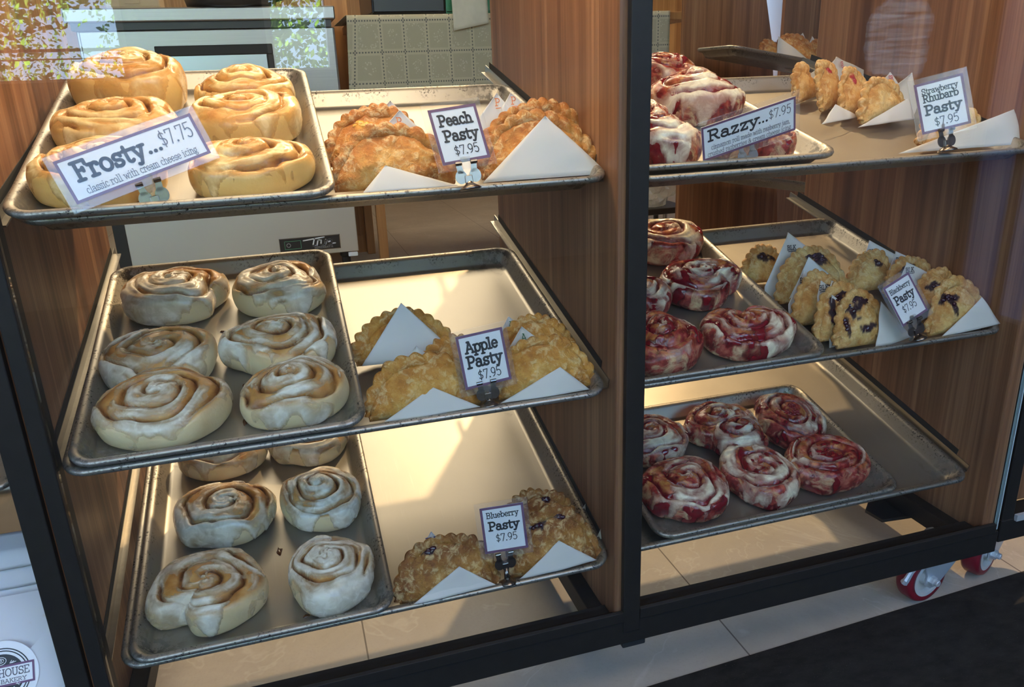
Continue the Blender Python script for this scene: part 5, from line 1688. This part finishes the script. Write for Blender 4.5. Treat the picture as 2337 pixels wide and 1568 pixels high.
# standing bag with the round bakery sticker
bt = math.radians(32)
bmx = Matrix.Translation((-.17, .030, -.305)) @ Matrix.Rotation(-bt, 4, 'X')
vs, fs = [], []
nxg, nzg = 20, 16
for s in (0, 1):
    for j in range(nzg+1):
        for i in range(nxg+1):
            p, q = i/nxg, j/nzg
            pillow = .010*(math.sin(PI*p)*math.sin(PI*q))**.5+.0025*float(vnoise(np.array([p*5, q*5, 2.2]), 8))*min(1, 6*p*(1-p)*q)
            vs.append((-.16+.285*p-.03*max(0, q-.55)*0, -pillow if s == 0 else pillow, .128*q))
n1 = (nxg+1)*(nzg+1)
for s in (0, 1):
    for j in range(nzg):
        for i in range(nxg):
            a_ = s*n1+j*(nxg+1)+i
            fs.append((a_, a_+1, a_+nxg+2, a_+nxg+1) if s == 0 else (a_+nxg+1, a_+nxg+2, a_+1, a_))
bg = obj('paper_bag', mesh_data('paper_bag', vs, fs, MT['bag'], True), None, None, bmx)
tag(bg, 'white paper bag with a round bakery sticker at the bottom left corner', 'paper bag', 'folded white bags in the left case')
fl = MB().add([(.035, -.0135, .020), (.122, -.0135, .100), (.122, -.0135, .008), (.04, -.0135, .004)], [(0, 3, 2, 1)])
f2 = fl.build('bag_fold', MT['bag'], bg)
f2.modifiers.new('thickness', 'SOLIDIFY').thickness = .0006
# sticker in bag coordinates: centre (sx_, sz_)
SX, SZ, RR = .047, .035, .041
def disc(r, y, n=48):
    return [(SX+r*math.cos(2*PI*k/n), y, SZ+r*math.sin(2*PI*k/n)) for k in range(n)]
stk = MB().add(disc(RR, -.0145), [tuple(range(48))]).build('sticker', MT['card'], bg)
MB().add(disc(RR*.62, -.0148), [tuple(range(48))]).build('sticker_disc', MT['ink'], stk)
def ringm(r, w, y):
    n = 56
    vs = [(SX+q*math.cos(2*PI*k/n), y, SZ+q*math.sin(2*PI*k/n)) for q in (r-w/2, r+w/2) for k in range(n)]
    return vs, [(k, (k+1) % n, n+(k+1) % n, n+k) for k in range(n)]
m = MB()
for r, w in ((RR*.78, .0013), (RR*.71, .0013)):
    m.add(*ringm(r, w, -.0149))
m.build('sticker_ring', MT['ink'], stk)
bw_, bh = RR*.88, RR*.30
m = MB()
m.add([(SX-bw_, -.0151, SZ-bh), (SX+bw_, -.0151, SZ-bh), (SX+bw_, -.0151, SZ+bh), (SX-bw_, -.0151, SZ+bh)], [(0, 1, 2, 3)])
m.build('banner', MT['purple'], stk)
m = MB()
m.add([(SX-bw_*.94, -.0153, SZ-bh*.80), (SX+bw_*.94, -.0153, SZ-bh*.80), (SX+bw_*.94, -.0153, SZ+bh*.80), (SX-bw_*.94, -.0153, SZ+bh*.80)], [(0, 1, 2, 3)])
m.build('banner_field', MT['card'], stk)
def stick_text(st, w, mat):
    v, f = stroke_mesh(st, w)
    m = MB()
    m.v = [(x, -.0155, z) for x, z, _ in v]
    m.f = f
    m.build('lettering', mat, stk)
stick_text(text_strokes('ROADHOUSE', SX-bw_*.86, SZ-.001, .0085, bw_*1.72), .0011, MT['greyink'])
stick_text(text_strokes('MEALS*BAKERY', SX-bw_*.74, SZ-.0085, .0042, bw_*1.5), .0007, MT['greyink'])
stick_text(text_strokes('EST 1944', SX-.0095, SZ-.0175, .0030, .019), .0005, MT['card'])
arc_s = []
for ci, ch in enumerate('ALASKA'):
    an = math.radians(-100+17*ci)
    for p in text_strokes(ch, -.0016, -.0016, .0034, .0030):
        arc_s.append([(SX+RR*.52*math.cos(an)+x*math.cos(an+PI/2)-z*math.sin(an+PI/2), SZ+RR*.52*math.sin(an)+x*math.sin(an+PI/2)+z*math.cos(an+PI/2)) for x, z in p])
stick_text(arc_s, .0005, MT['card'])
bun = [E(SX, SZ+.0175, .0062, .0045, 0, 360, 18), E(SX, SZ+.0178, .0036, .0024, 0, 330, 14), E(SX, SZ+.0180, .0014, .0010, 0, 360, 8)]
ray_s = [[(SX+.010*s+.0010*k*s, SZ+.0135), (SX+.0122*s+.0022*k*s, SZ+.0165-.0010*k)] for s in (-1, 1) for k in range(3)]
stick_text(bun+ray_s, .0007, MT['card'])

# ------------------------------------------------------------------ neighbour on the right: frame, board, caster
c4 = thing('right_display_case', 'next black framed walnut case at the right edge on a red caster', 'display case', (1.8, .30, FLOOR))
TM = Matrix.Translation((-1.8, -.30, -FLOOR))
def c4part(name, mb, mat):
    me = mesh_data(name, mb.v, mb.f, mat, False)
    me.transform(TM)
    return obj(name, me, c4)
c4part('bottom_rail', MB().box(1.412, 2.2, .015, .06, -.412, -.368, .002), MT['black'])
c4part('post', MB().box(1.4135, 1.440, .0165, .045, -.369, .8, .002), MT['black'])
c4part('side_panel', MB().box(1.414, 1.436, .05, .57, -.395, .8, .003), MT['wood'])
c4part('glass_channel', MB().box(1.44, 2.2, .010, .016, -.372, -.360), MT['zinc'])
c4part('front_board', MB().box(1.44, 2.2, .05, .07, -.36, .8, .003), MT['wood'])
caster(c4, 1.462, .085, (.36, -.93), False, TM)
caster(c4, 2.15, .085, (.5, -.87), False, TM)
c4part('leg', MB().box(2.1, 2.13, .5, .53, FLOOR, -.395), MT['black'])

# ------------------------------------------------------------------ customers' side (seen only as reflections): basket on a pedestal
pd = thing('pedestal', 'pale wooden pedestal behind the viewer, reflected in the right pane', 'pedestal', (3.28, -2.02, FLOOR))
MB().box(-.07, .07, -.07, .07, 0, .135, .006).build('column', plain('pale_wood', (.55, .48, .40), .6), pd)
MB().box(-.10, .10, -.10, .10, .135, .15, .004).build('top_board', MT['wallwood'], pd)
bk = thing('wicker_basket', 'round wicker basket with white cloth, reflected in the right pane', 'basket', (3.28, -2.02, FLOOR+.151))
prof = [(.085, 0)]+[(.095+.006*(k % 2), .008+.012*k) for k in range(12)]+[(.098, .155), (.088, .150), (.082, .012)]
MB().lathe(prof, 32).build('basket_body', MT['wicker'], bk)
bm = bmesh.new()
bmesh.ops.create_icosphere(bm, subdivisions=3, radius=1.0)
for v in bm.verts:
    s = 1+.2*mnoise.noise(v.co*2.0)
    v.co = Vector((v.co.x*.082*s, v.co.y*.082*s, .145+max(-.06, v.co.z*.10*s)))
me = bpy.data.meshes.new('cloth_lining')
bm.to_mesh(me)
bm.free()
me.materials.append(MT['card'])
obj('cloth_lining', me, bk)
